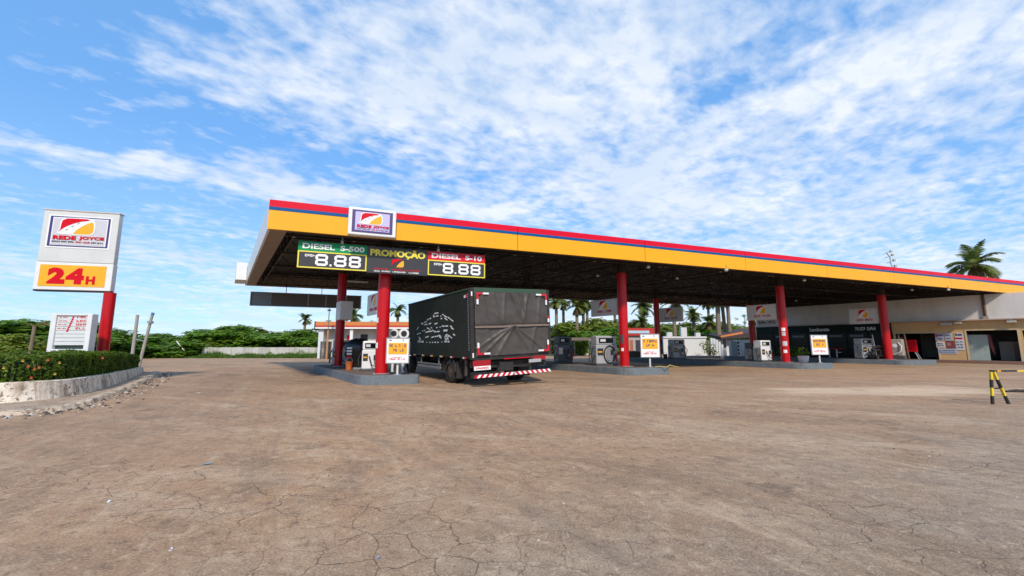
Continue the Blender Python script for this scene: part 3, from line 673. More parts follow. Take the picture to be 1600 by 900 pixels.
# cloth banner behind the third column
O3 = w(41, 14.0); xx0, zz1 = hit(1183, 500, O3, RB); xx1, zz0 = hit(1216, 508.5, O3, RB)
bn = thing('cloth_banner', 'narrow white lettered banner strung under a logo sign by the shop', 'banner', O3, RB)
MB().box(xx0, xx1, -.03, .0, zz0, zz1).build('sheet', cream_metal, bn)
marks(xx0 + .15, xx1 - .2, zz0 + .18, zz1 - .12, -.036, ink, bn, 3, 11, (5,))
for x in (xx0 + .1, xx1 - .1): MB().tube([(x, 0.02, zz1 - .05), (x, .02, 5.66)], .012, 5).build('cord', dark_steel, bn)

# ================================================================== PUMPS
def pump(px, s, wd, h, label, body=pump_grey, style='oval', rot=RU, d=.62, py=565):
    p = on_isl(s, px, py)
    t = thing('fuel_pump', label, 'fuel pump', p, rot, 'fuel pumps on the islands')
    hw = wd / 2
    MB().box(-hw - .02, hw + .02, -d / 2 - .02, d / 2 + .02, 0, .10, bev=.01).build('plinth', pump_dark, t)
    MB().box(-hw, hw, -d / 2, d / 2, .102, h * .70, bev=.035).build('cabinet', body, t)
    hd = MB().box(-hw * .96, hw * .96, -d / 2 + .02, d / 2 - .02, h * .70 + .002, h, bev=.05).build('head', body, t)
    dsp = MB().box(-hw * .72, hw * .62, -d / 2 - .002, -d / 2 + .018, h * .76, h * .93).build('display', glass, hd)
    MB().box(-hw * .6, -hw * .1, -d / 2 - .008, -d / 2 - .003, h * .80, h * .89).build('readout', lilac, dsp)
    sp = MB(); 
    for k in range(3): sp.box(-hw - .012, -hw - .002, -d / 2 + .05 + k * (d - .1) / 3, -d / 2 + .03 + (k + 1) * (d - .1) / 3, .14, h * .68, 0, .02)
    sp.build('side_panel', pump_silver, t)
    if style == 'oval':
        ox = hw * .22; rx, rz = hw * .52, h * .29; zc = h * .38
        pts = [(ox + rx * math.cos(a) * (1 if abs(math.sin(a)) < .8 else .9), -d / 2 - .05, zc + rz * math.sin(a)) for a in [math.pi * 2 * k / 28 + .4 for k in range(27)]]
        MB().tube(pts, .035, 8).build('hose', rubber, t)
        MB().prism([(ox + rx * .62 * math.cos(2 * math.pi * k / 20), zc + rz * .78 * math.sin(2 * math.pi * k / 20)) for k in range(20)][::-1], -d / 2 - .05, -d / 2 - .004).build('hose_recess', pump_silver, t)
    else:
        MB().tube([(hw * .7, -d / 2 - .03, h * .66), (hw * 1.1, -d / 2 - .12, h * .45), (hw * .75, -d / 2 - .16, h * .14), (hw * .1, -d / 2 - .12, h * .2), (-hw * .2, -d / 2 - .05, h * .5)], .028, 8).build('hose', rubber, t)
    nz_ = MB().box(hw * .30, hw * .52, -d / 2 - .115, -d / 2 - .052, h * .36, h * .54, bev=.02).build('nozzle', black, t)
    MB().tube([(hw * .41, -d / 2 - .085, h * .35), (hw * .36, -d / 2 - .10, h * .27)], .018, 8).build('spout', steel, nz_)
    MB().box(hw * .82, hw * .99, -d / 2 - .012, -d / 2 - .002, .16, h * .42).build('red_trim', red, t)
    MB().box(-hw * .9, -hw * .35, -d / 2 - .008, -d / 2 - .002, h * .34, h * .58).build('decal', dark_panel if body is not pump_dark else lilac, t)
    MB().box(-hw * .85, -hw * .45, -d / 2 - .013, -d / 2 - .009, h * .44, h * .48).build('decal_band', yellow_v, t)
    MB().tube([(-hw - .02, 0, h * .62), (-hw - .14, -.02, h * .4), (-hw - .12, -.1, h * .12), (-hw - .03, -.16, h * .34)], .026, 8).build('side_hose', rubber, t)
    return t
pump(533, 4.5, .95, 1.38, 'grey box shaped fuel pump next to the rear red column of the first island', style='slack', py=575)
pump(578, 4.55, .72, 1.30, 'white and black fuel pump right behind the front red column beside the truck', style='slack', body=white, py=580)
pump(944, 17.0, 1.35, 1.62, 'large silver grey fuel pump with oval hose loop beside the second front column', py=568)
pump(1193, 29.9, 1.0, 1.42, 'white fuel pump with rounded head beside the stickered column', body=white, style='slack', py=567)
pump(1058, 29.9, 1.25, 1.55, 'dark grey fuel pump under the grey logo sign near the white yard wall', body=pump_silver, style='slack', py=562)
pump(1177, 30.1, .8, 1.25, 'dark screened fuel pump tucked behind the white rounded pump', body=pump_dark, style='slack', py=566)
pump(1352, 42.3, 1.5, 1.62, 'pale grey fuel pump in front of the dark shop beside the fourth front column', style='slack', py=561)
pump(880, 16.9, 1.0, 1.65, 'dark louvred fuel pump next to the truck tail', body=pump_dark, style='slack', py=568)

# pump wrapped in black plastic
p = on_isl(4.5, 559, 578)
cv = thing('covered_pump', 'fuel pump wrapped in a black plastic sheet on the first island', 'fuel pump', p, RU)
b = MB(); n = 28; lev = [(0, .36), (.25, .40), (.55, .47), (.85, .55), (1.05, .62), (1.22, .52), (1.36, .34), (1.43, .12)]
vs = []
for z, r in lev:
    for k in range(n):
        a = 2 * math.pi * k / n
        q = r * (1 + .12 * math.sin(5 * a + z * 3) * (1.2 - z * .6) + .10 * mnoise.noise(Vector((math.cos(a) * 2, math.sin(a) * 2, z * 3))))
        vs.append((q * 1.05 * math.cos(a), q * .72 * math.sin(a), z + .05 * mnoise.noise(Vector((math.cos(a) * 3, 3 + math.sin(a) * 3, z)))))
b.add(vs, [(i * n + k, i * n + (k + 1) % n, (i + 1) * n + (k + 1) % n, (i + 1) * n + k) for i in range(len(lev) - 1) for k in range(n)], 0, True)
b.add(vs[-n:], [tuple(range(n))], 0, True)
b.build('plastic_sheet', M('black_plastic_sheet', (.016, .018, .02), .32, bmp=.35, scale=2), cv)
MB().box(-.5, .5, -.3, .3, 0.0, .09).build('plinth', pump_grey, cv)
for k in range(4): MB().box(-.52, -.30, -.44, -.41, .55 + k * .13, .63 + k * .13).build('tape', red_letter if k == 0 else pure_white, cv)

# small round-headed service posts between first column and truck
for px, lb in ((613, 'white round headed hose post close to the first front column'), (629, 'white round headed hose post with black dial beside the truck box')):
    p = on_isl(5.2 if px < 620 else 5.34, px, 575)
    p = p + V * .0
    t = thing('hose_post', lb, 'hose post', p, RU, 'round headed posts on the first island')
    sc = p.y / 650
    zt = 1.5 + (538 - 514) * sc - .345
    MB().tube([(0, 0, 0), (0, 0, zt - .35)], .06, 10).build('post', white, t)
    b = MB(); b.tube([(0, -.06, zt - .2), (0, .06, zt - .2)], .21, 20); b.build('head', white, t)
    b = MB(); b.tube([(0, -.085, zt - .2), (0, -.062, zt - .2)], .12, 16); b.build('dial', black, t)
    MB().tube([(.1, -.05, zt - .38), (.3, -.1, zt - .6), (.25, -.12, zt - 1.0), (.05, -.08, .1)], .022, 6).build('hose', rubber, t)

# small notice on a bent post (second island)
p = on_isl(16.6, 921, 569)
t = thing('notice_post', 'small blank white notice on a bent grey post beside the large pump', 'sign', p, RU)
MB().tube([(0, 0, 0), (0, 0, .75), (.08, 0, .95), (.16, 0, 1.15)], .03, 8).build('post', steel, t)
MB().box(-.02, .32, -.05, -.02, 1.02, 1.42, bev=.01).build('plate', white, t)

# planter pot and plants by the third island
leaf_dark = None
def leaf_mat(name, c1, c2, c3, transl=.35, scale=.8):
    m, nt, b = new_mat(name)
    f = noise(nt, scale, 3, .6); f2 = noise(nt, scale * 9, 2)
    c = mixc(nt, ramp(nt, f, [(.36, 0), (.62, 1)]), c1, c2)
    c = mixc(nt, ramp(nt, f2, [(.55, 0), (.72, .8)]), c, c3)
    nt.links.new(c, b.inputs['Base Color']); b.inputs['Roughness'].default_value = .5
    b.inputs['Specular IOR Level'].default_value = .35
    tr = nt.nodes.new('ShaderNodeBsdfTranslucent'); nt.links.new(c, tr.inputs[0])
    mx = nt.nodes.new('ShaderNodeMixShader'); mx.inputs[0].default_value = transl
    nt.links.new(b.outputs[0], mx.inputs[1]); nt.links.new(tr.outputs[0], mx.inputs[2])
    nt.links.new(mx.outputs[0], nt.nodes['Material Output'].inputs[0]); return m
leaf_a = leaf_mat('leaf_mid_green', (.075, .165, .010), (.14, .27, .016), (.24, .34, .03))
leaf_b = leaf_mat('leaf_yellow_green', (.11, .165, .013), (.20, .26, .025), (.30, .30, .045))
leaf_h = leaf_mat('hedge_leaf', (.045, .095, .005), (.11, .185, .008), (.27, .27, .015), scale=2.5)
leaf_p = leaf_mat('palm_leaf', (.075, .125, .020), (.16, .19, .035), (.24, .22, .06))
leaf_dry = leaf_mat('dry_palm_leaf', (.16, .11, .045), (.22, .15, .06), (.12, .09, .04))
leaf_g = leaf_mat('grass_blade', (.05, .12, .012), (.09, .17, .02), (.16, .2, .04))

def leaf(vs, fs, p, n, size, rnd):
    n = n.normalized(); u = n.cross(Vector((rnd.uniform(-1, 1), rnd.uniform(-1, 1), rnd.uniform(-1, 1)))).normalized(); v = n.cross(u)
    l = size * rnd.uniform(.7, 1.3); wd = l * rnd.uniform(.35, .6); o = len(vs)
    vs += [p - u * l * .5, p + v * wd * .5 + n * l * .06, p + u * l * .5 - n * l * .08, p - v * wd * .5 + n * l * .06]
    fs.append((o, o + 1, o + 2, o + 3))
def crown_mesh(clumps, per, size, seed):
    rnd = random.Random(seed); vs = []; fs = []
    for (c, r) in clumps:
        c = Vector(c); cnt = int(per * r.x * r.z if isinstance(r, Vector) else per * r * r)
        rv = r if isinstance(r, Vector) else Vector((r, r, r * .8))
        for _ in range(cnt):
            d = Vector((rnd.gauss(0, 1), rnd.gauss(0, 1), rnd.gauss(0, 1))).normalized()
            k = rnd.uniform(.55, 1.05) * (1 + .28 * mnoise.noise(d * 2.2 + c))
            p = c + Vector((d.x * rv.x, d.y * rv.y, d.z * rv.z)) * k
            leaf(vs, fs, p, d + Vector((rnd.uniform(-.7, .7), rnd.uniform(-.7, .7), rnd.uniform(-.3, 1.0))), size, rnd)
    b = MB(); b.add(vs, fs); return b

# potted plants
p = on_isl(31.0, 1256, 568)
pot = thing('potted_plant', 'leafy plant in a white pot on the island before the dark shop', 'potted plant', p)
MB().tube([(0, 0, 0), (0, 0, .05), (0, 0, .42)], [.24, .26, .33], 20).build('pot', white, pot)
crown_mesh([((0, 0, .7), .34), ((-.2, 0, .55), .2), ((.2, 0, .6), .22)], 500, .15, 3).build('foliage', leaf_a, pot)
MB().tube([(0, 0, .3), (0, 0, .9)], .03, 6).build('stem', bark, pot)
p = gp(1236, 562, 0)
pl = thing('shrub', 'clipped low green shrub in front of the shop glass near the stickered column', 'shrub', p)
crown_mesh([((-.6, 0, .75), .6), ((.5, 0, .8), .65), ((0, 0, .6), .6)], 420, .2, 4).build('foliage', leaf_a, pl)
MB().tube([(0, 0, 0), (0, 0, .7)], .05, 6).build('stem', bark, pl)

# black machinery by the fourth column: tyre inflator, trolley, ladder
p = on_isl(42.2, 1372, 566)
tr = thing('service_trolley', 'black wheeled service trolley with tall handle at the foot of the fourth column', 'trolley', p, RU)
MB().box(-.7, .6, -.3, .3, .22, .34, bev=.02).build('platform', black, tr)
MB().tube([(-.1, 0, .34), (-.35, 0, 1.9)], .035, 8).build('handle', steel, tr)
MB().tube([(-.75, -.1, .35), (-.5, -.2, .7), (0, -.2, .75), (.4, -.15, .45), (.8, -.1, .35)], .05, 8).build('hose', rubber, tr)
MB().box(.1, .5, -.2, .2, .342, .72, bev=.05).build('motor', black, tr)
MB().tube([(-.9, -.1, .75), (-.45, -.1, .92), (.1, -.1, .98), (.55, -.1, .8), (.75, -.1, .5)], [.04, .09, .13, .10, .05], 10).build('seat', black, tr)
MB().tube([(-.95, -.35, 1.05), (-.85, 0, .95), (-.95, .35, 1.05)], .03, 8).build('handlebar', steel, tr)
MB().box(.62, .78, -.2, .2, .62, .74, bev=.03).build('lamp', pure_white, tr)
for x, y in ((-.55, -.3), (.45, -.3), (-.55, .3), (.45, .3)): MB().tube([(x, y - .04, .13), (x, y + .04, .13)], .13, 14).build('wheel', rubber, tr)
p = on_isl(43.9, 1403, 565)
ai = thing('air_machine', 'beige air machine cabinet with round gauge beside the fourth column', 'air machine', p, RB)
MB().box(-.55, .45, -.3, .3, .25, 1.55, bev=.06).build('cabinet', M('beige_cabinet', (.36, .31, .26), .45), ai)
b = MB(); b.tube([(.0, -.33, 1.05), (.0, -.302, 1.05)], .16, 16); b.build('gauge', pure_white, ai)
MB().tube([(.2, -.32, 1.3), (.42, -.4, 1.0), (.35, -.42, .6), (-.1, -.38, .35)], .03, 8).build('hose', pure_white, ai)
MB().box(-.6, .5, -.35, .35, 0, .25).build('plinth', pump_dark, ai)
p = on_isl(44.2, 1415, 565)
ld = thing('step_ladder', 'wooden step ladder leaning beside the beige air machine', 'ladder', p, RB)
for x in (-.25, .25): MB().bar((x, .0, 0), (x * .7 - .1, .2, 1.95), .06).build('rail', M('brown_wood', (.16, .10, .06), .7), ld)
for k in range(5): MB().box(-.24 + .012 * k - .03 * k * .3, .24 - .03 * k * .6, .05 + .035 * k, .10 + .035 * k, .3 + k * .33, .34 + k * .33).build('rung', M('brown_wood', (.16, .10, .06)), ld)
p = gp(1425, 562, 0.2)
ch = thing('red_chair', 'red plastic chair with bent white metal legs standing in the dark workshop opening', 'chair', p, RB)
MB().box(-.42, .42, -.3, .35, .68, .78, bev=.04).build('seat', red_letter, ch)
MB().box(-.40, .38, .28, .40, .80, 1.7, bev=.06).build('backrest', red_letter, ch)
for x, y in ((-.36, -.22), (.36, -.22), (-.36, .3), (.36, .3)): MB().tube([(x * .8, y, .67), (x * 1.5, y * 1.3, 0)], .028, 8).build('leg', steel, ch)

p = gp(1313, 562, 0.0)
tb = thing('table', 'small red topped table with white metal legs between the stand sign and the fourth column', 'table', p, R(10))
MB().box(-.85, .75, -.45, .45, 1.02, 1.10, bev=.02).build('top', red_letter, tb)
for x, y in ((-.75, -.38), (.65, -.38), (-.75, .38), (.65, .38)): MB().box(x - .035, x + .035, y - .035, y + .035, 0, 1.018).build('leg', white, tb)
MB().box(-.715, .615, -.40, -.36, .70, .76).build('rail', white, tb)
def bucket(px, s, py, label, m_):
    q = on_isl(s, px, py); o = thing('bucket', label, 'bucket', q, 0, 'buckets and bins on the islands')
    MB().tube([(0, 0, 0), (0, 0, .38)], [.13, .17], 16).build('body', m_, o)
    MB().tube([(-.16, 0, .36), (-.1, 0, .52), (.1, 0, .52), (.16, 0, .36)], .012, 6).build('handle', steel, o)
bucket(545, 4.0, 578, 'orange bucket at the foot of the grey box shaped pump', M('orange_plastic', (.55, .13, .03), .5))
bucket(1040, 29.4, 563, 'dark bucket by the rear column of the white pump island', black)
bucket(1225, 31.0, 566, 'white bucket beside the stickered column', white)
bucket(1342, 43.4, 566, 'dark bucket in front of the pale grey pump near the fourth column', black)
p = on_isl(17.7, 1038, 572)
hsr = tag(MB().tube([(-.5, 0, .03), (-.2, .1, .06), (.1, -.1, .04), (.3, .1, .12), (.55, 0, .05), (.7, -.1, .03)], .03, 7).build('hose_coil', M('yellow_hose', (.35, .27, .08), .6), None, p), 'loose dusty hose lying on the front tip of the island past the truck', 'hose')
# ================================================================== TRUCK
TR0 = Vector((-1.41, 14.80, 0)); RT = R(31.2); TW, TL = 3.42, 7.2
troot = thing('box_truck', 'dark green box truck with a grey tarpaulin rear parked between two pump islands', 'truck', TR0 + Vector((math.cos(RT), math.sin(RT), 0)) * TW / 2, RT)
hwT = TW / 2
TILT = Matrix.Translation((-hwT, 0, .9)) @ Matrix.Rotation(R(-2.4), 4, 'Y') @ Matrix.Translation((hwT, 0, -.9))
tgreen = M('dark_green_truck_paint', (.0165, .021, .0135), .6, var=.2, scale=.8, grime=.35, grime_rgb=(.032, .030, .022), streak=True, spec=.2)
tgreen2 = M('green_top_rail', (.035, .075, .040), .5)
chassis = M('dirty_black_chassis', (.018, .016, .015), .7, grime=.5, grime_rgb=(.06, .045, .032))
tarp = M('grey_tarpaulin', (.060, .051, .045), .55, var=.2, scale=1.3, grime=.3, grime_rgb=(.11, .095, .08), bmp=.25)
zb_, zt_ = .98, 3.46
bd = MB().box(-hwT, hwT, .10, TL, zb_, zt_, bev=.03).xf(TILT).build('cargo_box', tgreen, troot)
MB().box(-hwT - .02, hwT + .02, .0, TL + .02, zt_ + .002, zt_ + .05).xf(TILT).build('roof_cap', tgreen2, troot)
f = MB()
f.box(-hwT - .03, -hwT + .12, -.04, .098, zb_ - .02, zt_ + .05); f.box(hwT - .12, hwT + .03, -.04, .098, zb_ - .02, zt_ + .05)
f.box(-hwT + .12, hwT - .12, -.03, .098, zb_ - .06, zb_ + .08)
f.xf(TILT).build('rear_frame', chassis, troot)
MB().box(-hwT + .122, hwT - .122, -.045, .098, zt_ - .10, zt_ + .06).xf(TILT).build('top_rail', tgreen2, troot)
# tarpaulin with folds
n1, n2 = 90, 70; vs = []
def tarp_y(u, v):
    y = 0
    if v > .46:
        k = (v - .46) / .54
        for c, sl, a in ((.08, .10, .05), (.24, .07, .045), (.40, -.04, .04), (.47, .20, .06), (.60, .12, .05), (.72, -.10, .05), (.90, -.05, .04)):
            d = (u - c - sl * (1 - k)) ; y -= 1.5 * a * (.35 + .65 * k) * math.exp(-(d / .020) ** 2)
    else:
        k = v / .46
        for c, sl, a in ((.48, -.55, .055), (.50, -.30, .05), (.50, .34, .055), (.52, .62, .05), (.46, -.8, .04), (.15, .1, .03), (.82, -.12, .035)):
            d = u - c - sl * (1 - k) * .75; y -= 1.4 * a * (.3 + .7 * k) * math.exp(-(d / .026) ** 2)
    y += .035 * mnoise.noise(Vector((u * 5, v * 4, 1.3))) + .018 * mnoise.noise(Vector((u * 16 + v * 7, v * 9, 4)))
    y += .03 * math.exp(-((v - .46) / .03) ** 2)
    return y
for j in range(n2 + 1):
    for i in range(n1 + 1):
        u, v = i / n1, j / n2
        vs.append((-hwT + .125 + u * (TW - .25), -.075 + tarp_y(u, v), zb_ + .085 + v * (zt_ - .105 - zb_ - .085)))
b = MB(); b.add(vs, [(j * (n1 + 1) + i, j * (n1 + 1) + i + 1, (j + 1) * (n1 + 1) + i + 1, (j + 1) * (n1 + 1) + i) for j in range(n2) for i in range(n1)], 0, True)
b.xf(TILT).build('tarpaulin', tarp, troot)
zs = zb_ + .085 + .46 * (zt_ - zb_ - .19)
b = MB()
b.box(-hwT + .10, 0, -.145, -.12, zs - .055, zs + .01); b.box(.002, hwT - .10, -.147, -.122, zs - .03, zs + .035)
b.xf(TILT).build('strap', M('brown_strap', (.20, .145, .115), .7), troot)
# reflective corner tape
rt = M('red_reflector', (.55, .01, .02), .3); wt = M('white_reflector', (.75, .75, .75), .3)
def tape(x, z, dx, dz, m, y=-.16):
    MB().box(min(x, x + dx), max(x, x + dx), y, y + .012, min(z, z + dz), max(z, z + dz)).xf(TILT).build('reflector', m, troot)
for sx in (-1, 1):
    for zc, sz in ((zt_ - .13, -1), (zb_ + .14, 1)):
        xc = sx * (hwT - .17) if sz < 0 else sx * (hwT - .16)
        tape(xc, zc, -sx * .26, sz * .07, rt); tape(xc - sx * .262, zc, -sx * .24, sz * .065, wt)
        tape(xc, zc + sz * .072, -sx * .075, sz * .17, rt); tape(xc, zc + sz * .244, -sx * .075, sz * .18, wt)
tape(hwT - .17, zs + .35, .08, -.10, rt); tape(hwT - .17, zs + .25, .08, -.14, wt)
tape(-hwT + .01, zt_ - .25, -.0 + .05, .16, wt, -.055); tape(-hwT + .01, zb_ + .05, .05, .16, wt, -.055)
# side: lacing edge, marker lights, drawing
b = MB()
for k in range(26): b.box(-hwT - .022, -hwT - .003, .14, .20, zb_ + .30 + k * .08, zb_ + .34 + k * .08)
b.xf(TILT).build('lacing', M('pale_lacing', (.22, .24, .26), .5), troot)
for k, y in enumerate((.45, 1.6, 2.7, 3.8, 4.9, 6.1, 7.0)):
    MB().box(-hwT - .018, -hwT - .003, y, y + .14, zb_ + .0, zb_ + .06).xf(TILT).build('side_reflector', rt if k in (0, 1) else M('amber_reflector', (.6, .28, .04), .35), troot)
    MB().box(-hwT - .018, -hwT - .003, y + .142, y + .28, zb_ + .0, zb_ + .06).xf(TILT).build('side_reflector', wt, troot)
MB().box(-hwT - .018, -hwT - .003, .24, .36, zt_ - .28, zt_ - .16).xf(TILT).build('side_reflector', rt, troot)
MB().box(-hwT - .018, -hwT - .003, .37, .50, zt_ - .28, zt_ - .18).xf(TILT).build('side_reflector', wt, troot)
RS = RT - math.pi / 2       # the side plane runs back to front along local +y
def side(px, py):
    # along the left side, measured from the rear corner; local y
    x, z = hit(px, py, TR0, RS); return (-x, z)
strokes = """165,425 180,405;200,380 215,372;225,370 245,362;248,352 262,342;268,342 282,335;297,320 305,310;298,326 312,322;308,300 340,294;318,322 340,316;356,340 368,338;370,304 380,312;382,314 408,330;385,334 408,350;412,328 428,338;430,342 440,350;442,352 454,360;355,318 362,322;
210,382 220,380;226,388 250,382;262,382 280,374;305,382 330,374;206,436 216,434;222,432 230,430;234,446 258,440;246,412 262,418;264,420 272,432;276,412 286,410;286,428 300,436;258,440 286,438;300,442 318,440;322,442 344,438;318,410 328,408;346,406 352,404;362,398 384,398;390,398 412,396;374,430 406,428;374,435 406,433;428,396 440,402;430,400 444,406;436,412 454,422;166,462 178,456;180,456 198,452;448,460 464,470;
178,480 184,496;180,498 196,500;184,484 190,494;230,486 238,484;240,482 256,478;276,490 280,484;282,484 300,480;304,478 318,478;320,480 336,470;338,468 350,474;350,476 356,488;336,476 352,492;166,528 172,514;174,512 186,512;176,520 190,520;192,514 200,526;202,514 214,526;206,520 214,514;238,524 242,524;262,524 268,524;282,524 290,524;300,524 312,524;322,524 332,524;356,522 360,522;378,520 390,518;394,518 402,520;408,520 418,520;382,486 390,470;390,468 406,464;408,466 412,484;384,490 394,500;396,500 410,488;394,478 404,482;412,470 424,478;426,480 438,492;396,502 398,514;384,500 386,516;408,498 410,512"""
b = MB()
for st in strokes.replace('\n', '').split(';'):
    a, c = [tuple(map(float, q.split(','))) for q in st.split()]
    (y0, zA), (y1, zB_) = side(620 + a[0] / 5, 430 + a[1] / 5), side(620 + c[0] / 5, 430 + c[1] / 5)
    d = Vector((y1 - y0, zB_ - zA)); 
    if d.length < .01: d = Vector((.01, 0))
    nn = Vector((-d.y, d.x)).normalized() * .024
    b.add([(-hwT - .006, y, z) for y, z in ((y0 + nn.x, zA + nn.y), (y0 - nn.x, zA - nn.y), (y1 - nn.x, zB_ - nn.y), (y1 + nn.x, zB_ + nn.y))] , [(0, 1, 2, 3)])
dr = b.xf(TILT).build('line_drawing', pure_white, troot)
# chassis, tail, bumper
b = MB(); b.box(-.55, -.38, .3, TL + 1.5, .68, .90); b.box(.38, .55, .3, TL + 1.5, .68, .90); b.box(-hwT + .1, hwT - .1, .2, .34, .66, .90)
for k in range(5): b.box(-hwT + .05, hwT - .05, 1.0 + k * 1.4, 1.1 + k * 1.4, .88, .965)
b.build('chassis', chassis, troot)
TB2 = Matrix.Translation((-hwT, 0, .4)) @ Matrix.Rotation(R(-2.4), 4, 'Y') @ Matrix.Translation((hwT, 0, -.4))
bb = MB(); n = 30
for k in range(n):
    x0 = -hwT + .04 + k * (TW - .08) / n; x1 = x0 + (TW - .08) / n; sl = .09 if k < n / 2 else -.09
    bb.add([(x0 + sl * .0, -.10, .32), (x1, -.10, .32), (x1 + sl, -.10, .43), (x0 + sl, -.10, .43)], [(0, 1, 2, 3)], k % 2)
bb.box(-hwT + .02, hwT - .02, -.096, .02, .315, .435, 2)
bb.xf(TB2).build('striped_bumper', [red_letter, pure_white, chassis], troot)
for x in (-.6, .75): MB().box(x - .05, x + .05, .0, .1, .40, .70).build('bumper_bracket', chassis, troot)
MB().box(-hwT + .05, -hwT + .75, -.035, .0, .72, .92).xf(TB2).build('tail_lamp', M('red_lamp_lens', (.35, .01, .015), .2), troot)
MB().box(hwT - .85, hwT - .25, -.035, .0, .80, .95).xf(TB2).build('tail_lamp', M('red_lamp_lens', (.35, .01, .015)), troot)
pl_ = MB().box(-hwT + .08, -hwT + .74, -.05, -.037, .58, .72).xf(TB2).build('number_plate', pure_white, troot)
k = marks(-hwT + .14, -hwT + .68, .62, .68, -.056, red_letter, pl_, 8, 7); k.data.transform(TB2)
MB().box(-.40, .70, -.06, -.03, .905, .93).xf(TB2).build('red_rail', red_letter, troot)
MB().box(-.60, -.02, -.02, .04, .55, .86).build('spare_panel', chassis, troot)
MB().box(hwT - 1.05, hwT - .5, -.09, -.05, .72, .84).xf(TB2).build('number_lamp', pump_grey, troot)
# wheels
def wheel(x, y, r=.46, wdt=.26):
    b = MB(); sgx = -1 if x < 0 else 1
    prof = [(-wdt / 2, r * .62), (-wdt / 2, r * .93), (-wdt * .36, r), (wdt * .36, r), (wdt / 2, r * .93), (wdt / 2, r * .62)]
    n = 28; vs = []
    for px_, rr in prof:
        for k in range(n): a = 2 * math.pi * k / n; vs.append((x + px_, y + rr * math.cos(a), r + rr * math.sin(a)))
    b.add(vs, [(i * n + k, i * n + (k + 1) % n, (i + 1) * n + (k + 1) % n, (i + 1) * n + k) for i in range(5) for k in range(n)], 0, True)
    wq = b.build('wheel', rubber, troot)
    h = MB(); h.tube([(x + sgx * wdt * .34, y, r), (x + sgx * wdt * .20, y, r)], r * .63, 24); h.tube([(x - sgx * wdt * .34, y, r), (x - sgx * wdt * .2, y, r)], r * .63, 24)
    h.tube([(x + sgx * wdt * .40, y, r), (x + sgx * wdt * .15, y, r)], [r * .2, r * .3], 16); h.build('rim', M('brown_rim', (.085, .055, .038), .6, grime=.5), wq)
for y in (2.15,):
    for x in (-hwT + .20, -hwT + .50, hwT - .50, hwT - .20): wheel(x, y)
for x in (-hwT + .32, hwT - .32): wheel(x, TL + .55)
b = MB(); b.tube([(-hwT + .3, 2.15, .46), (hwT - .3, 2.15, .46)], .09, 10); b.tube([(-hwT + .3, TL + .55, .46), (hwT - .3, TL + .55, .46)], .08, 10); b.build('axle', chassis, troot)
for sgx in (-1, 1):
    b = MB(); rr = .62; pts = [(2.15 + rr * math.cos(a), .46 + rr * math.sin(a)) for a in [math.pi * k / 12 for k in range(13)]]
    x0_, x1_ = sorted((sgx * (hwT - .02), sgx * (hwT - .62)))
    for i in range(12):
        (ya, za), (yb, zb2_) = pts[i], pts[i + 1]
        b.add([(x0_, ya, za), (x1_, ya, za), (x1_, yb, zb2_), (x0_, yb, zb2_)], [(0, 1, 2, 3)])
    b.build('mudguard', chassis, troot)
    x0_, x1_ = sorted((sgx * (hwT - .05), sgx * (hwT - .60)))
    MB().box(x0_, x1_, 1.40, 1.43, .22, .86).build('mud_flap', rubber, troot)
b = MB(); b.box(-hwT + .02, -hwT + .06, 3.0, 5.9, .50, .60); b.box(-hwT + .02, -hwT + .06, 3.0, 5.9, .64, .70); b.box(-hwT + .065, -hwT + .10, 3.3, 3.36, .5, .95); b.box(-hwT + .065, -hwT + .10, 5.5, 5.56, .5, .95)
b.build('side_guard', M('grey_side_guard', (.20, .21, .22), .5), troot)
MB().box(-hwT + .12, -hwT + .16, .7, .85, .35, .94).build('bracket', M('brown_bracket', (.08, .06, .05)), troot)
MB().tube([(-.9, 3.4, .62), (-.9, 4.6, .62)], .28, 18).build('fuel_tank', chassis, troot)
# cab
cb = MB(); cb.prism([(-1.05, .55), (-1.05, 1.5), (-.95, 2.25), (.95, 2.25), (1.05, 1.5), (1.05, .55)][::-1], TL + .15, TL + 1.75)
cab = cb.build('cab', tgreen, troot)
MB().box(-.9, .9, TL + 1.752, TL + 1.77, 1.45, 2.1).build('windscreen', glass, cab)
for sgx in (-1, 1):
    x0_, x1_ = sorted((sgx * 1.03, sgx * 1.055)); MB().box(x0_, x1_, TL + .7, TL + 1.5, 1.5, 2.05).build('door_window', glass, cab)
MB().box(-1.02, 1.02, TL + 1.76, TL + 1.85, .42, .70).build('front_bumper', chassis, cab)
for sgx in (-1, 1): MB().box(sgx * .75 - .15, sgx * .75 + .15, TL + 1.752, TL + 1.79, .85, 1.05).build('headlight', glass, cab)

# ================================================================== BUILDING
BO = w(50.3, 0)
def bh(px, py): return hit(px, py, BO, RB)
bld = thing('station_building', 'long low building with white upper wall, dark green shop front and cream workshop end', 'building', BO, RB)
XL, XR = -18.6, 6.0; D = 9.0; ZL = 3.40; FL = .22
wallw = M('white_rendered_wall', (.70, .655, .60), .8, var=.08, scale=.8, grime=.4, grime_rgb=(.40, .35, .30), streak=True)
creamw = M('cream_rendered_wall', (.62, .40, .18), .8, var=.1, scale=1.0, grime=.4, grime_rgb=(.33, .22, .12), streak=True)
dgreen = M('dark_green_shop_panel', (.006, .016, .012), .45, spec=.2)
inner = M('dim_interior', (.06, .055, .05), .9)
MB().box(XL, XR, 0, .25, ZL + .1, 5.45).build('upper_wall', wallw, bld)
b = MB(); b.box(XL - .1, XR, -.35, .26, ZL, ZL + .09); b.build('ledge', M('pinkish_ledge', (.46, .34, .27), .7), bld)
MB().box(XL, -.15, .02, .24, 5.455, 6.34).build('roof_closure', soffit_m, bld)
MB().box(XL, XR, .26, D, 5.3, 5.42).build('roof', concrete, bld)
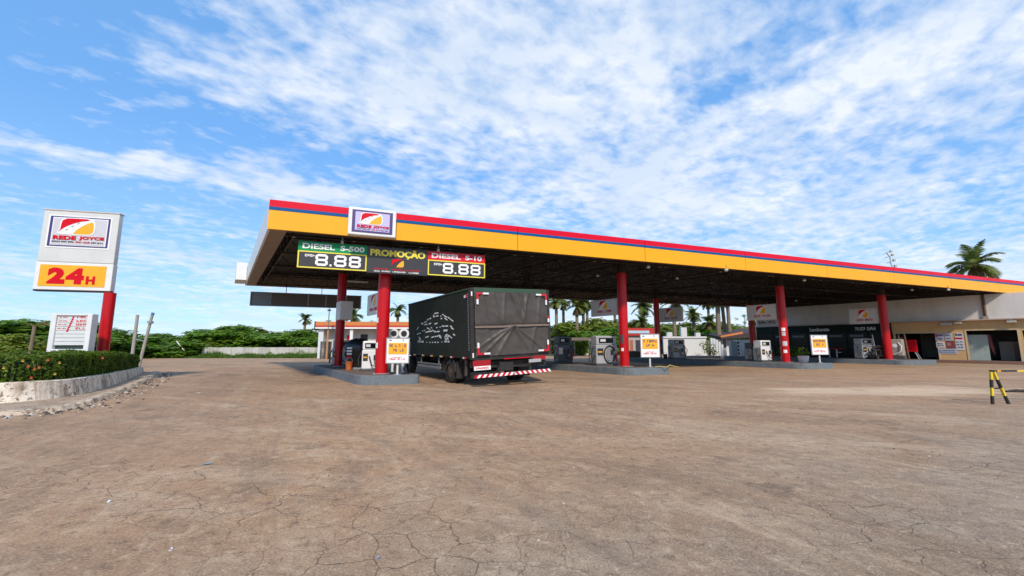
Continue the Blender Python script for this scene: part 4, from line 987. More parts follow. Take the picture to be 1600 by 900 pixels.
b = MB(); b.box(XL, XR, D - .2, D, 0, 5.29); b.box(XL, XL + .2, .26, D - .21, 0, 5.29); b.box(XR - .2, XR, .26, D - .21, 0, 5.29); b.build('outer_wall', wallw, bld)
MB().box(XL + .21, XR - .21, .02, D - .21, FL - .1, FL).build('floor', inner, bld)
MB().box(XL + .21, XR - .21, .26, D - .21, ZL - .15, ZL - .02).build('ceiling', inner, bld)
o1a, o1b = bh(1400, 540)[0], bh(1465, 540)[0]; zt1 = bh(1430, 521)[1]
o2a, o2b = bh(1512, 536)[0], bh(1592, 536)[0]; zt2 = bh(1550, 516)[1]
o3a = bh(1599, 530)[0]
print('openings', o1a, o1b, o2a, o2b, o3a, zt1, zt2)
sx = o1a - .15          # shop front ends here
b = MB()
b.box(o1b, o2a, 0, .25, FL, ZL - .002); b.box(o2b, o3a, 0, .25, FL, ZL - .002)
b.box(o1a - .15, o1b - .002, 0, .25, zt1, ZL - .002); b.box(o2a + .002, o2b - .002, 0, .25, zt2, ZL - .002); b.box(o3a + .002, XR - .21, 0, .25, zt2 - .05, ZL - .002)
b.box(o3a + 3, XR - .21, 0.001, .251, FL, zt2 - .06)
b.build('cream_wall', creamw, bld)
for a, c, zt in ((o2a, o2b, zt2), (o1a, o1b, zt1)):
    b = MB(); b.box(a - .10, a, -.03, .28, FL, zt + .10); b.box(c, c + .10, -.03, .28, FL, zt + .10); b.box(a, c, -.03, .28, zt, zt + .10)
    b.build('opening_trim', M('pale_cream_trim', (.60, .46, .28), .7), bld)
# dividing walls inside
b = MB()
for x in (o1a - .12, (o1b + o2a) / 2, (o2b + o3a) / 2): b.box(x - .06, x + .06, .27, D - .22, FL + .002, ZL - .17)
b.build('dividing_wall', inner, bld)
# shop front: fascia panel, mullions, panes
sf = MB().box(XL + .02, sx - .002, -.06, .10, 2.62, ZL - .002).build('shop_fascia', dgreen, bld)
xa_, za_ = bh(1266, 519); xb_, zb3 = bh(1296, 512.5)
lettering('Lanchonete', xa_, xb_, 2.80, 3.17, -.068, pure_white, sf, .03)
xa_ = bh(1337, 518)[0]; xb_ = bh(1369, 518)[0]
marks(xa_, xb_, 2.82, 3.12, -.068, pure_white, sf, 12, 12, (6,))
npan = 7
for i in range(npan + 1):
    x = XL + .05 + i * (sx - XL - .15) / npan
    MB().box(x - .05, x + .05, -.02, .1, FL + .002, 2.618).build('mullion', dgreen, bld)
for i in range(npan):
    x0_ = XL + .05 + i * (sx - XL - .15) / npan + .052; x1_ = x0_ + (sx - XL - .15) / npan - .104
    pn = MB(); pn.box(x0_, x1_, .03, .045, FL + .004, 2.616); pn.build('shop_pane', glass, bld)
    if i in (1, 2, 4, 5): MB().box(x0_ + .2, x1_ - .3, .0, .028, 2.2, 2.42).build('pane_label', M('grey_film', (.16, .18, .19), .5), bld)
# sidewalk
structure(MB().box(XL - .3, XR, -1.3, -.0, 0.0, FL - .01).build('sidewalk', M('red_brown_sidewalk', (.22, .12, .085), .85, var=.3, grime=.5, grime_rgb=(.12, .085, .06), bmp=.3), None, BO, RB))
# drain pipe, wall lamps
x_ = bh(1538, 480)[0]
MB().tube([(x_, -.08, ZL + .12), (x_, -.08, 5.44)], .09, 10).build('drain_pipe', M('rusty_pipe', (.12, .06, .04), .7), bld)
MB().box(x_ - .16, x_ + .16, -.2, -.02, ZL + .1, ZL + .3).build('pipe_shoe', concrete, bld)
for px, lb, s in ((1480, 'large beige floodlight under the ledge above the posters', 1.5), (1498, 'small white floodlight under the ledge between the larger two', 1.0), (1582, 'white floodlight under the ledge near the doorway corner', 1.1)):
    x_, z_ = bh(px, 506); 
    t = thing('floodlight', lb, 'floodlight', BO + Vector((math.cos(RB), math.sin(RB), 0)) * x_ + Vector((0, 0, ZL)), RB, 'floodlights under the ledge')
    MB().box(-.22 * s, .22 * s, -.5, -.12, -.24 * s, -.10, bev=.02).build('housing', pale_metal, t)
    MB().box(-.03, .03, -.35, -.25, -.099, -.003).build('bracket', steel, t)
# awning over the first opening
# posters
pm = [M('poster_blue_grey', (.36, .36, .47), .5, var=.25, scale=9), M('poster_white', (.60, .60, .64), .5, var=.2, scale=12), M('poster_maroon', (.20, .05, .06), .5, var=.4, scale=7), M('poster_pale_blue', (.42, .46, .60), .5, var=.25, scale=14)]
def poster(px0, px1, py0, py1, mi, label, bars=(), dy=0):
    x0_, z1_ = bh(px0, py0); x1_, z0_ = bh(px1, py1); 
    z1_ = bh((px0 + px1) / 2, py0)[1]; z0_ = bh((px0 + px1) / 2, py1)[1]
    t = thing('poster', label, 'poster', BO + Vector((math.cos(RB), math.sin(RB), 0)) * ((x0_ + x1_) / 2) + Vector((0, 0, z0_)), RB, 'posters on the cream wall')
    hw = (x1_ - x0_) / 2; H = z1_ - z0_
    sh = MB().box(-hw, hw, -.03 - dy, -.01 - dy, 0, H).build('sheet', pm[mi], t)
    for (a, c, d, e, mt) in bars: MB().box(-hw + a * 2 * hw, -hw + c * 2 * hw, -.036 - dy, -.031 - dy, d * H, e * H).build('print', mt, t)
    return t, hw, H
MARK = M('print_ink', (.09, .09, .16), .6)
t, hw, H = poster(1460.5, 1475, 521, 532, 0, 'blue grey poster at the top corner nearest the workshop opening', [(.08, .3, .55, .85, red_panel), (.36, .92, .62, .8, MARK)])
marks(-hw * .3, hw * .85, H * .15, H * .35, -.042, MARK, t, 2, 10)
t, hw, H = poster(1475.5, 1487.5, 520, 532, 3, 'pale blue poster at the top middle of the poster wall'); marks(-hw * .8, hw * .8, H * .2, H * .35, -.04, MARK, t, 5, 12); marks(-hw * .8, hw * .8, H * .55, H * .7, -.04, MARK, t, 6, 12)
t, hw, H = poster(1462.5, 1477, 534, 543, 1, 'white lettered poster in the middle row nearest the opening'); marks(-hw * .8, hw * .8, H * .3, H * .45, -.04, MARK, t, 7, 14); marks(-hw * .8, hw * .6, H * .6, H * .75, -.04, MARK, t, 8, 12)
poster(1478, 1492.5, 532.5, 544, 2, 'maroon picture poster in the middle of the poster wall', [(.1, .55, .3, .75, M('poster_rose', (.4, .16, .15), .5))])
t, hw, H = poster(1465.5, 1496, 545, 552.5, 3, 'wide pale blue poster at the bottom of the poster wall'); marks(-hw * .9, hw * .8, H * .25, H * .4, -.04, MARK, t, 9, 26, (7, 15)); marks(-hw * .9, hw * .8, H * .6, H * .75, -.04, MARK, t, 10, 26, (4, 19))
t, hw, H = poster(1491, 1508, 520.5, 547, 1, 'tall white poster with a red band beside the doorway', [(.02, .9, .64, .74, red_letter), (.1, .3, .84, .98, ink), (.36, .9, .84, .96, MARK)])
for k in range(3): marks(-hw * .8, hw * .75, H * (.12 + .16 * k), H * (.20 + .16 * k), -.04, MARK, t, 20 + k, 9, (4,))
# things inside the doorway
def bw(x, y, z): return BO + Vector((math.cos(RB), math.sin(RB), 0)) * x + Vector((-math.sin(RB), math.cos(RB), 0)) * y + Vector((0, 0, z))
x_ = bh(1527, 540)[0]
dp = thing('door_leaf', 'pale green grey door panel leaning inside the wide doorway', 'door', bw(x_, .55, FL), RB)
MB().box(-.72, .55, 0, .05, 0, 2.05).build('panel', M('pale_green_door', (.36, .42, .38), .5), dp); MB().tube([(.4, -.05, .95), (.4, 0, .95)], .03, 8).build('handle', steel, dp)
x_ = bh(1542, 540)[0]
gc = tag(MB().tube([(0, 0, 0), (-.12, 0, .75), (-.22, 0, 1.5)], [.05, .16, .19], 14).build('rolled_banner', M('maroon_roll', (.16, .035, .025), .6, var=.4, scale=6), None, bw(x_ + .25, .75, FL + .5), RB), 'dark red rolled banner hanging inside the wide doorway', 'rolled banner')
x_ = bh(1575, 545)[0]
cb2 = thing('cabinet', 'brown and beige cabinet standing at the back of the wide doorway', 'cabinet', bw(x_ + .2, 1.6, FL), RB)
MB().box(-.8, .9, 0, .5, 0, 1.5, bev=.02).build('case', M('beige_case', (.24, .20, .15), .6), cb2); MB().box(-.05, .84, -.03, -.002, .1, 1.38).build('door', M('brown_door', (.11, .05, .035), .5), cb2)
# yellow and black kerb block and small box at the wall foot
p = gp(1480, 565.5, 0)
kb = thing('parking_block', 'yellow and black painted wheel stop against the foot of the cream wall', 'wheel stop', p, RB)
MB().box(-.75, .75, -.12, .12, 0, .13, bev=.02).build('yellow_base', M('road_yellow', (.62, .40, .02), .6), kb); MB().box(-.74, .74, -.11, .11, .131, .26, bev=.02).build('black_top', black, kb)
p = gp(1506, 565, 0)
tag(MB().box(-.28, .28, -.2, .2, 0, .35, bev=.03).add([(-.2, -.205, .08), (.2, -.205, .08), (.2, -.205, .2), (-.2, -.205, .2)], [(0, 1, 2, 3)], 1).build('drain_cover_box', [M('tan_box', (.45, .36, .24)), ink], None, p, RB), 'tan box lying at the sidewalk edge below the posters', 'box')

# ================================================================== LEFT PLANTER + SIGN
def spline(pts, n=8):
    out = []
    P = [Vector(p) for p in pts]; P = [P[0] * 2 - P[1]] + P + [P[-1] * 2 - P[-2]]
    for i in range(1, len(P) - 2):
        for k in range(n):
            t = k / n; a, b, c, d = P[i - 1:i + 3]
            out.append(.5 * ((2 * b) + (c - a) * t + (2 * a - 5 * b + 4 * c - d) * t * t + (3 * b - a - 3 * c + d) * t ** 3))
    out.append(P[-2]); return out
wallp = spline([(-24, 8.2, .56), (-18, 8.6, .56), (-14.6, 9.2, .56), (-12.75, 10.2, .56), (-12.3, 11.6, .55), (-13.3, 13.7, .51), (-16.2, 17.9, .42), (-19.4, 22.2, .33)], 10)
pe = thing('planter', 'curved stained white concrete planter wall with a broken kerb under the hedge', 'planter', (-15, 12, 0))
off = Vector((-15, 12, 0))
def norm2(path, i):
    d = path[min(i + 1, len(path) - 1)] - path[max(i - 1, 0)]; return Vector((d.y, -d.x, 0)).normalized()
pw = M('stained_planter_render', (.84, .74, .61), .85, var=.08, scale=2.0, grime=.3, grime_rgb=(.20, .125, .075), bmp=.7)
spots(pw)
b = MB(); vs = []; n = len(wallp)
for i, p in enumerate(wallp):
    nn = norm2(wallp, i); base = Vector((p.x, p.y, 0)) - off; wob = .02 * mnoise.noise(Vector((p.x, p.y, 0)) * 1.5)
    for (o_, z) in ((.10 + wob, 0), (.05 + wob, .22), (.0, p.z - .02), (-.02, p.z), (-.22, p.z), (-.24, 0)): vs.append(base + nn * o_ + Vector((0, 0, z + (.02 * mnoise.noise(Vector((p.x * 2, p.y * 2, 5))) if z > .3 else 0))))
b.add(vs, [(i * 6 + k, i * 6 + k + 1, (i + 1) * 6 + k + 1, (i + 1) * 6 + k) for i in range(n - 1) for k in range(5)])
b.build('retaining_wall', pw, pe)
kp = spline([(-24, 6.6, .1), (-17, 7.0, .1), (-12.5, 7.9, .1), (-10.75, 9.1, .1), (-10.5, 10.2, .1), (-12.2, 13.1, .11), (-14.6, 16.7, .1), (-16.6, 19.6, .1), (-18.7, 22.3, .09)], 12)
b = MB(); vs = []; n = len(kp)
for i, p in enumerate(kp):
    nn = norm2(kp, i); base = Vector((p.x, p.y, 0)) - off; j = mnoise.noise(Vector((p.x * 2.4, p.y * 2.4, 0))); j2 = mnoise.noise(Vector((p.x * 6, p.y * 6, 3)))
    for (o_, z) in ((.12 + .10 * j, 0), (.05 + .09 * j + .05 * j2, .08 + .05 * j2), (-.10, .10 + .03 * j2), (-.2, .07)): vs.append(base + nn * o_ + Vector((0, 0, z)))
b.add(vs, [(i * 4 + k, i * 4 + k + 1, (i + 1) * 4 + k + 1, (i + 1) * 4 + k) for i in range(n - 1) for k in range(3)])
b.build('kerb', M('broken_kerb_concrete', (.58, .46, .34), .9, var=.3, grime=.5, grime_rgb=(.17, .11, .075), bmp=.8), pe); spots(MATS['broken_kerb_concrete'], (.12, .075, .045), 5)
# earth strip between kerb and wall
wp = [Vector((p.x, p.y, 0)) + norm2(wallp, i) * .06 - off for i, p in enumerate(wallp)]; kk = [Vector((p.x, p.y, 0)) - norm2(kp, i) * .19 - off for i, p in enumerate(kp)]
b = MB(); m = 60
def samp(path, f):
    x = f * (len(path) - 1); i = min(int(x), len(path) - 2); return path[i].lerp(path[i + 1], x - i)
vs = []
for i in range(m + 1): vs += [samp(kk, i / m) + Vector((0, 0, .068)), samp(wp, i / m) + Vector((0, 0, .075))]
b.add(vs, [(2 * i, 2 * i + 2, 2 * i + 3, 2 * i + 1) for i in range(m)]); b.build('apron', M('dusty_apron', (.44, .33, .235), .95, var=.25, grime=.5, grime_rgb=(.18, .13, .09), bmp=.9), pe); spots(MATS['dusty_apron'], (.14, .09, .055), 6)
soil = [Vector((p.x, p.y, p.z - .08)) - norm2(wallp, i) * .23 - off for i, p in enumerate(wallp)]
soil += [Vector((-22, 24, .25)) - off, Vector((-34, 20, .4)) - off, Vector((-34, 9, .4)) - off]
MB().add(soil, [tuple(range(len(soil)))[::-1]]).build('soil', M('dark_soil', (.06, .042, .028), .95, bmp=.5), pe)
# hedge
hr = random.Random(21); vs = []; fs = []
hp = [(wallp[i] - norm2(wallp, i) * .72) for i in range(len(wallp))]
seglen = [0]
for i in range(len(hp) - 1): seglen.append(seglen[-1] + (Vector((hp[i + 1].x - hp[i].x, hp[i + 1].y - hp[i].y)).length))
HT = lambda f: 1.20 - .33 * max(0, (f - .62) / .38)
core = MB(); cvs = []
for i, p in enumerate(hp):
    nn = norm2(hp, i); f = seglen[i] / seglen[-1]; h = HT(f)
    for (o_, z) in ((.42, p.z - .1), (.46, h - .2), (.3, h - .1), (-.5, h - .1), (-.55, p.z - .1)): cvs.append(Vector((p.x, p.y, 0)) + nn * o_ + Vector((0, 0, z)))
core.add(cvs, [(i * 5 + k, i * 5 + k + 1, (i + 1) * 5 + k + 1, (i + 1) * 5 + k) for i in range(len(hp) - 1) for k in range(4)])
for _ in range(34000):
    dd = hr.uniform(.22, 1) * seglen[-1]; i = max(k for k in range(len(seglen)) if seglen[k] <= dd); i = min(i, len(hp) - 2)
    t = (dd - seglen[i]) / max(1e-6, seglen[i + 1] - seglen[i]); p = hp[i].lerp(hp[i + 1], t); nn = norm2(hp, i); h = HT(dd / seglen[-1])
    if hr.random() < .6:      # outer face
        z = hr.uniform(p.z - .14, h); o_ = .5 + .13 * mnoise.noise(Vector((p.x * 2, p.y * 2, z * 3))) + hr.uniform(-.12, .06); nd = nn * 1.2 + Vector((0, 0, .5))
    else:
        o_ = hr.uniform(-.6, .55); z = h + .12 * mnoise.noise(Vector((p.x * 1.8, p.y * 1.8, o_ * 2))) + hr.uniform(-.12, .07); nd = Vector((0, 0, 1)) + nn * .3
    q = Vector((p.x, p.y, z)) + nn * o_
    leaf(vs, fs, q, nd + Vector((hr.uniform(-.9, .9), hr.uniform(-.9, .9), hr.uniform(-.6, .6))), .095, hr)
hedge = thing('hedge', 'clipped green hedge with a few orange flowers along the planter wall', 'hedge', (-15, 13, 0))
sh = Matrix.Translation((15, -13, 0))
b = MB(); b.add(vs, fs); b.xf(sh).build('foliage', leaf_h, hedge)
core.xf(sh).build('dark_inner_shell', M('hedge_inner', (.012, .020, .004), .9, var=.5, scale=8), hedge)  # near-black shell filling the hedge behind its leaves
flm = M('orange_petal', (.50, .09, .03), .5); fly = M('yellow_petal', (.42, .32, .03), .5)
for (px, py, m_) in ((46, 572, flm), (56, 576, flm), (63, 574, flm), (38, 563.5, fly), (77, 562, flm), (51, 590, flm), (95, 566.5, fly), (162, 559, flm), (88, 584, fly), (8, 574.5, fly)):
    d = ray(px, py); best = min([i for i in range(len(hp)) if abs((hp[i] + norm2(hp, i) * .8).x / (hp[i] + norm2(hp, i) * .8).y - d.x / d.y) < .06] or [30], key=lambda i: hp[i].y)
    q = hp[best] + norm2(hp, best) * .70; q = at(px, py, q.y)
    fb = MB(); fr_ = random.Random(int(px))
    for k in range(5):
        a = 2 * math.pi * k / 5; c = Vector((math.cos(a) * .024, -.015, math.sin(a) * .024)); u = Vector((-math.sin(a), 0, math.cos(a))) * .016
        fb.add([q + c * .2, q + c + u, q + c * 1.8 - Vector((0, .015, 0)), q + c - u], [(0, 1, 2, 3)])
    fb.xf(sh).build('flower', m_, hedge)

# big station sign
RSG = R(14); SO = at(122, 455, 15.6)
def sh_(px, py): return hit(px, py, (SO.x, SO.y), RSG)
tot = thing('station_sign', 'tall white roadside sign with road emblem and yellow 24H panel on a red pole', 'sign', (SO.x, SO.y, 0), RSG)
xl = (sh_(70, 330)[0] + sh_(50, 452)[0]) / 2; xr = (sh_(186, 336)[0] + sh_(173, 455)[0]) / 2
z_top = (sh_(70, 326)[1] + sh_(188, 333)[1]) / 2; z_mid = (sh_(57, 407)[1] + sh_(178, 414)[1]) / 2; z_bot = (sh_(50, 452)[1] + sh_(173, 455)[1]) / 2
print('totem', xl, xr, z_top, z_mid, z_bot)
T2 = .24
ub = MB().box(xl, xr, 0, T2, z_mid + .012, z_top - .05, bev=.02).build('upper_cabinet', cream_metal, tot)
MB().box(xl - .02, xr + .02, -.02, T2 + .02, z_top - .048, z_top, bev=.01).build('top_cap', M('tan_cap', (.55, .48, .42), .5), ub)
cw = xr - xl; uh = z_top - z_mid
bx0_, bx1_ = xl + .075 * cw, xl + .915 * cw; bz0_, bz1_ = z_mid + .27 * uh, z_top - .11 * uh
MB().box(bx0_, bx1_, -.012, -.002, bz0_, bz1_).build('white_border', pure_white, ub)
MB().box(bx0_ + .055, bx1_ - .055, -.02, -.0125, bz0_ + .06, bz1_ - .04).build('violet_border', purple, ub)
MB().box(bx0_ + .145, bx1_ - .12, -.026, -.0205, bz0_ + .105, bz1_ - .085).build('inner_border', pure_white, ub)
MB().box(bx0_ + .175, bx1_ - .155, -.032, -.0265, bz0_ + .125, bz1_ - .115).build('logo_panel', lilac, ub)
emblem(ub, bx0_ + .10, bx1_ - .11, bz0_ + .10, bz1_ - .05, -.044, seed=40)
lb_ = MB().box(xl - .01, xr + .01, -.01, T2 + .01, z_bot, z_mid, bev=.02).build('lower_cabinet', white, tot)
lh = z_mid - z_bot
MB().box(xl + .06 * cw, xr - .08 * cw, -.022, -.011, z_bot + .13 * lh, z_mid - .10 * lh).build('yellow_panel', yellow_v, lb_)
lettering('2', xl + .17 * cw, xl + .395 * cw, z_bot + .22 * lh, z_mid - .20 * lh, -.032, red_letter, lb_, .07, 'numeral')
lettering('4', xl + .405 * cw, xl + .64 * cw, z_bot + .22 * lh, z_mid - .20 * lh, -.032, red_letter, lb_, .07, 'numeral')
lettering('H', xl + .67 * cw, xl + .79 * cw, z_bot + .22 * lh, z_bot + .52 * lh, -.032, red_letter, lb_, .05)
MB().box(xl, xr, .02, T2 - .02, z_bot - .05, z_bot - .002).build('base_rail', dark_steel, tot)
pxl = sh_(168, 465)[0]
MB().tube([(pxl, T2 / 2, .2), (pxl, T2 / 2, z_bot - .052)], .185, 20).build('pole', red, tot)
# small fuel price board
PO = at(112, 550, 14.6); RP = R(8)
pb = thing('price_board', 'small white slatted fuel price board with red lettering below the tall sign', 'sign', (PO.x, PO.y, 0), RP)
def ph(px, py): return hit(px, py, (PO.x, PO.y), RP)
xl = (ph(82, 490)[0] + ph(70, 550)[0]) / 2; xr = (ph(145, 491)[0] + ph(136, 551)[0]) / 2; z1 = ph(112, 490)[1]; z0 = ph(104, 550)[1]
f = MB(); e = .16
f.box(xl, xl + e, 0, .28, z0, z1, 0, .02); f.box(xr - e, xr, 0, .28, z0, z1, 0, .02); f.box(xl + e, xr - e, .01, .27, z1 - .06, z1); f.box(xl + e, xr - e, .01, .27, z0, z0 + .10)
f.build('frame', white, pb)
ns = 9; sl_h = (z1 - .06 - z0 - .10) / ns
pale = M('pale_slat', (.66, .67, .66), .5)
for k in range(1, ns):
    MB().box(xl + e + .002, xr - e - .002, .06, .10, z0 + .10 + k * sl_h + .006, z0 + .10 + (k + 1) * sl_h - .006).build('slat', pale, pb)
MB().box(xl + e + .002, xr - e - .002, .12, .14, z0 + .105, z0 + .10 + sl_h - .005).build('dark_slot', M('slot_green', (.03, .05, .035), .3), pb)
iw = xr - xl - 2 * e
for k in range(5, 9):
    zz = z0 + .10 + k * sl_h
    marks(xl + e + .04, xl + e + .04 + iw * .28, zz + .05, zz + sl_h * .62, .054, red_letter, pb, 60 + k, 10, (4,))
    marks(xl + e + iw * .62, xl + e + iw * .97, zz + .035, zz + sl_h * .8, .054, red_letter, pb, 70 + k, 3)
for k in range(8): 
    zz = z0 + .10 + (4.6 + k * .52) * sl_h; x = xl + e + iw * (.34 + .02 * k)
    MB().box(x, x + .06, .05, .056, zz, zz + sl_h * .4).build('red_mark', red_letter, pb)
for x in (xl + .3, xr - .3): MB().tube([(x, .14, .3), (x, .14, z0 - .002)], .05, 8).build('leg', white, pb)

# posts behind the hedge
def lean_post(px0, py0, px1, py1, Y, r, label, extra=None):
    a = at(px0, py0, Y); c = at(px1, py1, Y); d = (a - c) / (a.z - c.z); base = c - d * c.z
    t = thing('concrete_post', label, 'post', (base.x, base.y, 0), 0, 'old posts behind the hedge')
    q = a - Vector((base.x, base.y, 0))
    MB().tube([(0, 0, 0), tuple(q)], [r * 1.15, r], 10).build('post', concrete, t)
    return t, q
lean_post(215, 492, 207, 553, 27, .085, 'pale concrete post standing upright behind the far end of the hedge')
t, q = lean_post(238, 492, 222, 553, 27, .08, 'leaning concrete post with a ring near its top behind the hedge end')
MB().tube([tuple(q * .84), tuple(q * .88)], .17, 12).build('ring', steel, t)
MB().bar(tuple(q * .5), tuple(q * .5 + Vector((-.6, 0, .12))), .05).build('stub_arm', steel, t)
MB().tube([tuple(q * 1.001), tuple(q * 1.0 + Vector((.04, 0, .14)))], .09, 10).build('cap', M('sky_tint_blue', (.10, .22, .40)), t)  # blue top piece put on for the sky tint on the post

# ================================================================== TREES
def trunk(b, h, r, lean=(0, 0), seed=0, limbs=3):
    rnd = random.Random(seed); top = Vector((lean[0], lean[1], h))
    pts = [Vector((0, 0, 0)).lerp(top, k / 5) + Vector((rnd.uniform(-.06, .06), rnd.uniform(-.06, .06), 0)) * (k > 0) for k in range(6)]
    b.tube(pts, [r * (1.25 - .6 * k / 5) for k in range(6)], 9)
    for k in range(limbs):
        a = 2 * math.pi * k / max(1, limbs) + rnd.uniform(0, 1); p = pts[3].lerp(pts[4], rnd.random())
        e = p + Vector((math.cos(a) * h * .45, math.sin(a) * h * .45, h * .45)); b.tube([p, p.lerp(e, .5) + Vector((0, 0, .1 * h)), e], [r * .5, r * .35, r * .15], 6)
    return b
def make_crown(seed, wdt, h, n, per, size):
    rnd = random.Random(seed); cl = []
    for k in range(n):
        a = rnd.uniform(0, 2 * math.pi); rr = wdt * rnd.uniform(.05, .72); z = h * rnd.uniform(.22, .82)
        r = wdt * rnd.uniform(.26, .42) * (1.1 - .35 * z / h)
        cl.append(((rr * math.cos(a), rr * math.sin(a) * .8, z), r))
    cl.append(((0, 0, h * .55), wdt * .5)); cl.append(((0, 0, h * .2), wdt * .62))
    return crown_mesh(cl, per, size, seed)
PROTO = {}; EXT = {}
def bush_tree(kind, px, top_py, Y, wpx, label, name='tree'):
    sc = Y / 650
    top = 1.5 + (538 - top_py) * sc; hw = wpx * sc / 2
    base = at(px, 560, Y); x = (px - 800) / 650 * Y * 1.0
    if kind not in PROTO:
        seed, mt = {'a': (3, leaf_a), 'b': (8, leaf_b), 'c': (14, leaf_a), 'd': (19, leaf_b), 'e': (27, leaf_a)}[kind]
        b = make_crown(seed, 2.4, 4.0, 11, 560, .30)
        o1 = b.build('crown', mt); o2 = trunk(MB(), 2.6, .14, (.2, .1), seed).build('trunk', bark)
        zs_ = sorted(v.co.z for v in o1.data.vertices); xs_ = sorted(abs(v.co.x) for v in o1.data.vertices); EXT[kind] = (xs_[int(.97 * len(xs_))], zs_[int(.992 * len(zs_))])
        PROTO[kind] = (o1.data, o2.data); bpy.data.objects.remove(o1); bpy.data.objects.remove(o2)
    t = thing(name, label, 'tree', at(px, 540, Y) * 1, hash(label) % 7 * .9 if False else (px * .37) % 6.28)
    t.location.z = 0
    fx, fz = 1.22 * hw / EXT[kind][0], (.90 if px < 520 else 1) * top / EXT[kind][1]
    t.scale = (fx, fx, fz)
    for nm, me in zip(('crown', 'trunk'), PROTO[kind]):
        o = bpy.data.objects.new(nm, me); COL.objects.link(o); o.parent = t
L_ = [
 ('a', 12, 497, 34, 150, 'large dense tree at the hedge beside the small price board'), ('c', 85, 499, 40, 120, 'dense green tree directly behind the small price board'),
 ('e', 178, 522, 46, 90, 'rounded green bush tree behind the red pole of the tall sign'), ('b', 30, 520, 30, 70, 'low yellow green bush close behind the hedge under the dense tree'),
 ('c', 262, 519, 52, 84, 'spreading low tree beyond the leaning concrete post'), ('a', 228, 530, 48, 70, 'small bush tree between the two concrete posts and the hedge end'),
 ('e', 303, 522, 55, 60, 'small dark tree where the low wall begins'),
 ('a', 352, 506, 56, 90, 'tallest rounded tree behind the start of the low white wall'), ('c', 398, 512, 58, 90, 'broad tree behind the middle of the low white wall'),
 ('e', 440, 517, 56, 80, 'green tree behind the low wall beneath the small palm'), ('a', 482, 515, 57, 66, 'dense tree filling the gap next to the orange trimmed kiosk'),
 ('b', 330, 527, 53, 56, 'pale low bush leaning over the start of the low wall'), ('c', 272, 534, 48, 70, 'low spreading bush at the grass edge'),
 ('b', 885, 508, 66, 70, 'yellow green tree just past the tail of the truck'), ('d', 925, 500, 70, 80, 'pale tree behind the large grey pump'), ('b', 968, 506, 68, 70, 'yellow green tree behind the second front column'),
 ('a', 905, 520, 60, 50, 'low dark green bush under the tall palms'), ('e', 1000, 507, 72, 60, 'dark tree above the red kiosk roof'), ('d', 1045, 508, 74, 80, 'pale tree behind the grey logo sign'),
 ('b', 1090, 506, 76, 80, 'yellow green tree behind the white yard wall'), ('d', 1150, 508, 78, 80, 'pale tree beyond the two leaning palm trunks'), ('b', 1190, 503, 80, 60, 'tree at the corner of the shop roof'),
 ('e', 60, 506, 50, 130, 'dark tree behind the bare grey palm trunk'), ('b', 140, 512, 48, 90, 'pale bush tree peeping between price board and red pole'),
 ('b', 205, 528, 56, 110, 'pale green thicket tree far behind the two concrete posts'), ('a', 285, 524, 60, 120, 'far tree with a flat top near the start of the low wall'),
 ('b', 415, 510, 62, 110, 'pale tree topping the row behind the low white wall'), ('e', 375, 514, 55, 70, 'dark gap filling tree in the row behind the low white wall'),
 ('c', 860, 512, 72, 70, 'dark tree just hidden by the edge of the truck tail'), ('a', 945, 514, 62, 60, 'dark green bush tree over the large grey pump'),
 ('a', 1120, 514, 70, 80, 'dark bush tree at the foot of the leaning palms'), ('e', 1066, 516, 66, 60, 'dark bush just over the tallest yard wall pillar'),
 ('c', 655, 512, 74, 60, 'green tree hidden behind the truck box'), ('e', 600, 505, 72, 60, 'dark tree top above the kiosk roof')]
for a in L_: bush_tree(*a)

# palms -------------------------------------------------------------------
def palm_crown(seed, r, n=24, dry=False, droop=.9):
    rnd = random.Random(seed); b = MB(); vs = []; fs = []
    for k in range(n):
        a = 2 * math.pi * k / n * 2.4 + rnd.uniform(-.3, .3); el = R(rnd.uniform(-75, -40) if dry else rnd.uniform(-18, 78))
        L = r * rnd.uniform(.8, 1.1) * (.75 if dry else 1); m = 13; pts = []
        d = Vector((math.cos(a) * math.cos(el), math.sin(a) * math.cos(el), math.sin(el)))
        p = Vector((0, 0, 0)); 
        for i in range(m + 1):
            pts.append(p.copy()); d = (d + Vector((0, 0, -droop * (.06 + .16 * i / m)))).normalized(); p = p + d * L / m
        for i in range(1, m + 1):
            u = i / m; tn = (pts[i] - pts[i - 1]).normalized(); sd_ = tn.cross(Vector((0, 0, 1)))
            if sd_.length < .05: sd_ = Vector((-math.sin(a), math.cos(a), 0))
            sd_.normalize(); up = sd_.cross(tn)
            o = len(vs); wv = sd_ * r * .012
            vs += [pts[i - 1] - wv, pts[i - 1] + wv, pts[i] + wv, pts[i] - wv]; fs.append((o, o + 1, o + 2, o + 3))
            ll = r * .34 * (math.sin(math.pi * min(1, .12 + .86 * u)) ** .7) * rnd.uniform(.85, 1.1)
            for sgn_ in (-1, 1):
                for jj in (0, .5):
                    q = pts[i - 1].lerp(pts[i], jj + rnd.uniform(-.1, .1)); e = q + (sd_ * sgn_ * .75 + tn * .65 + up * .18 - Vector((0, 0, .38 + .2 * rnd.random()))) * ll
                    mid = q.lerp(e, .5) + up * ll * .06; hw = tn * r * .022; o = len(vs)
                    vs += [q - hw, q + hw, mid + hw * .9, mid - hw * .9, e]; fs += [(o, o + 1, o + 2, o + 3), (o + 3, o + 2, o + 4)]
    b.add(vs, fs); return b
PAL = []
for sd in (1, 2, 3):
    o1 = palm_crown(sd, 1.0, 26).build('crown', leaf_p); o2 = palm_crown(sd + 20, .75, 12, True).build('dead_fronds', leaf_dry); PAL.append((o1.data, o2.data))
    bpy.data.objects.remove(o1); bpy.data.objects.remove(o2)
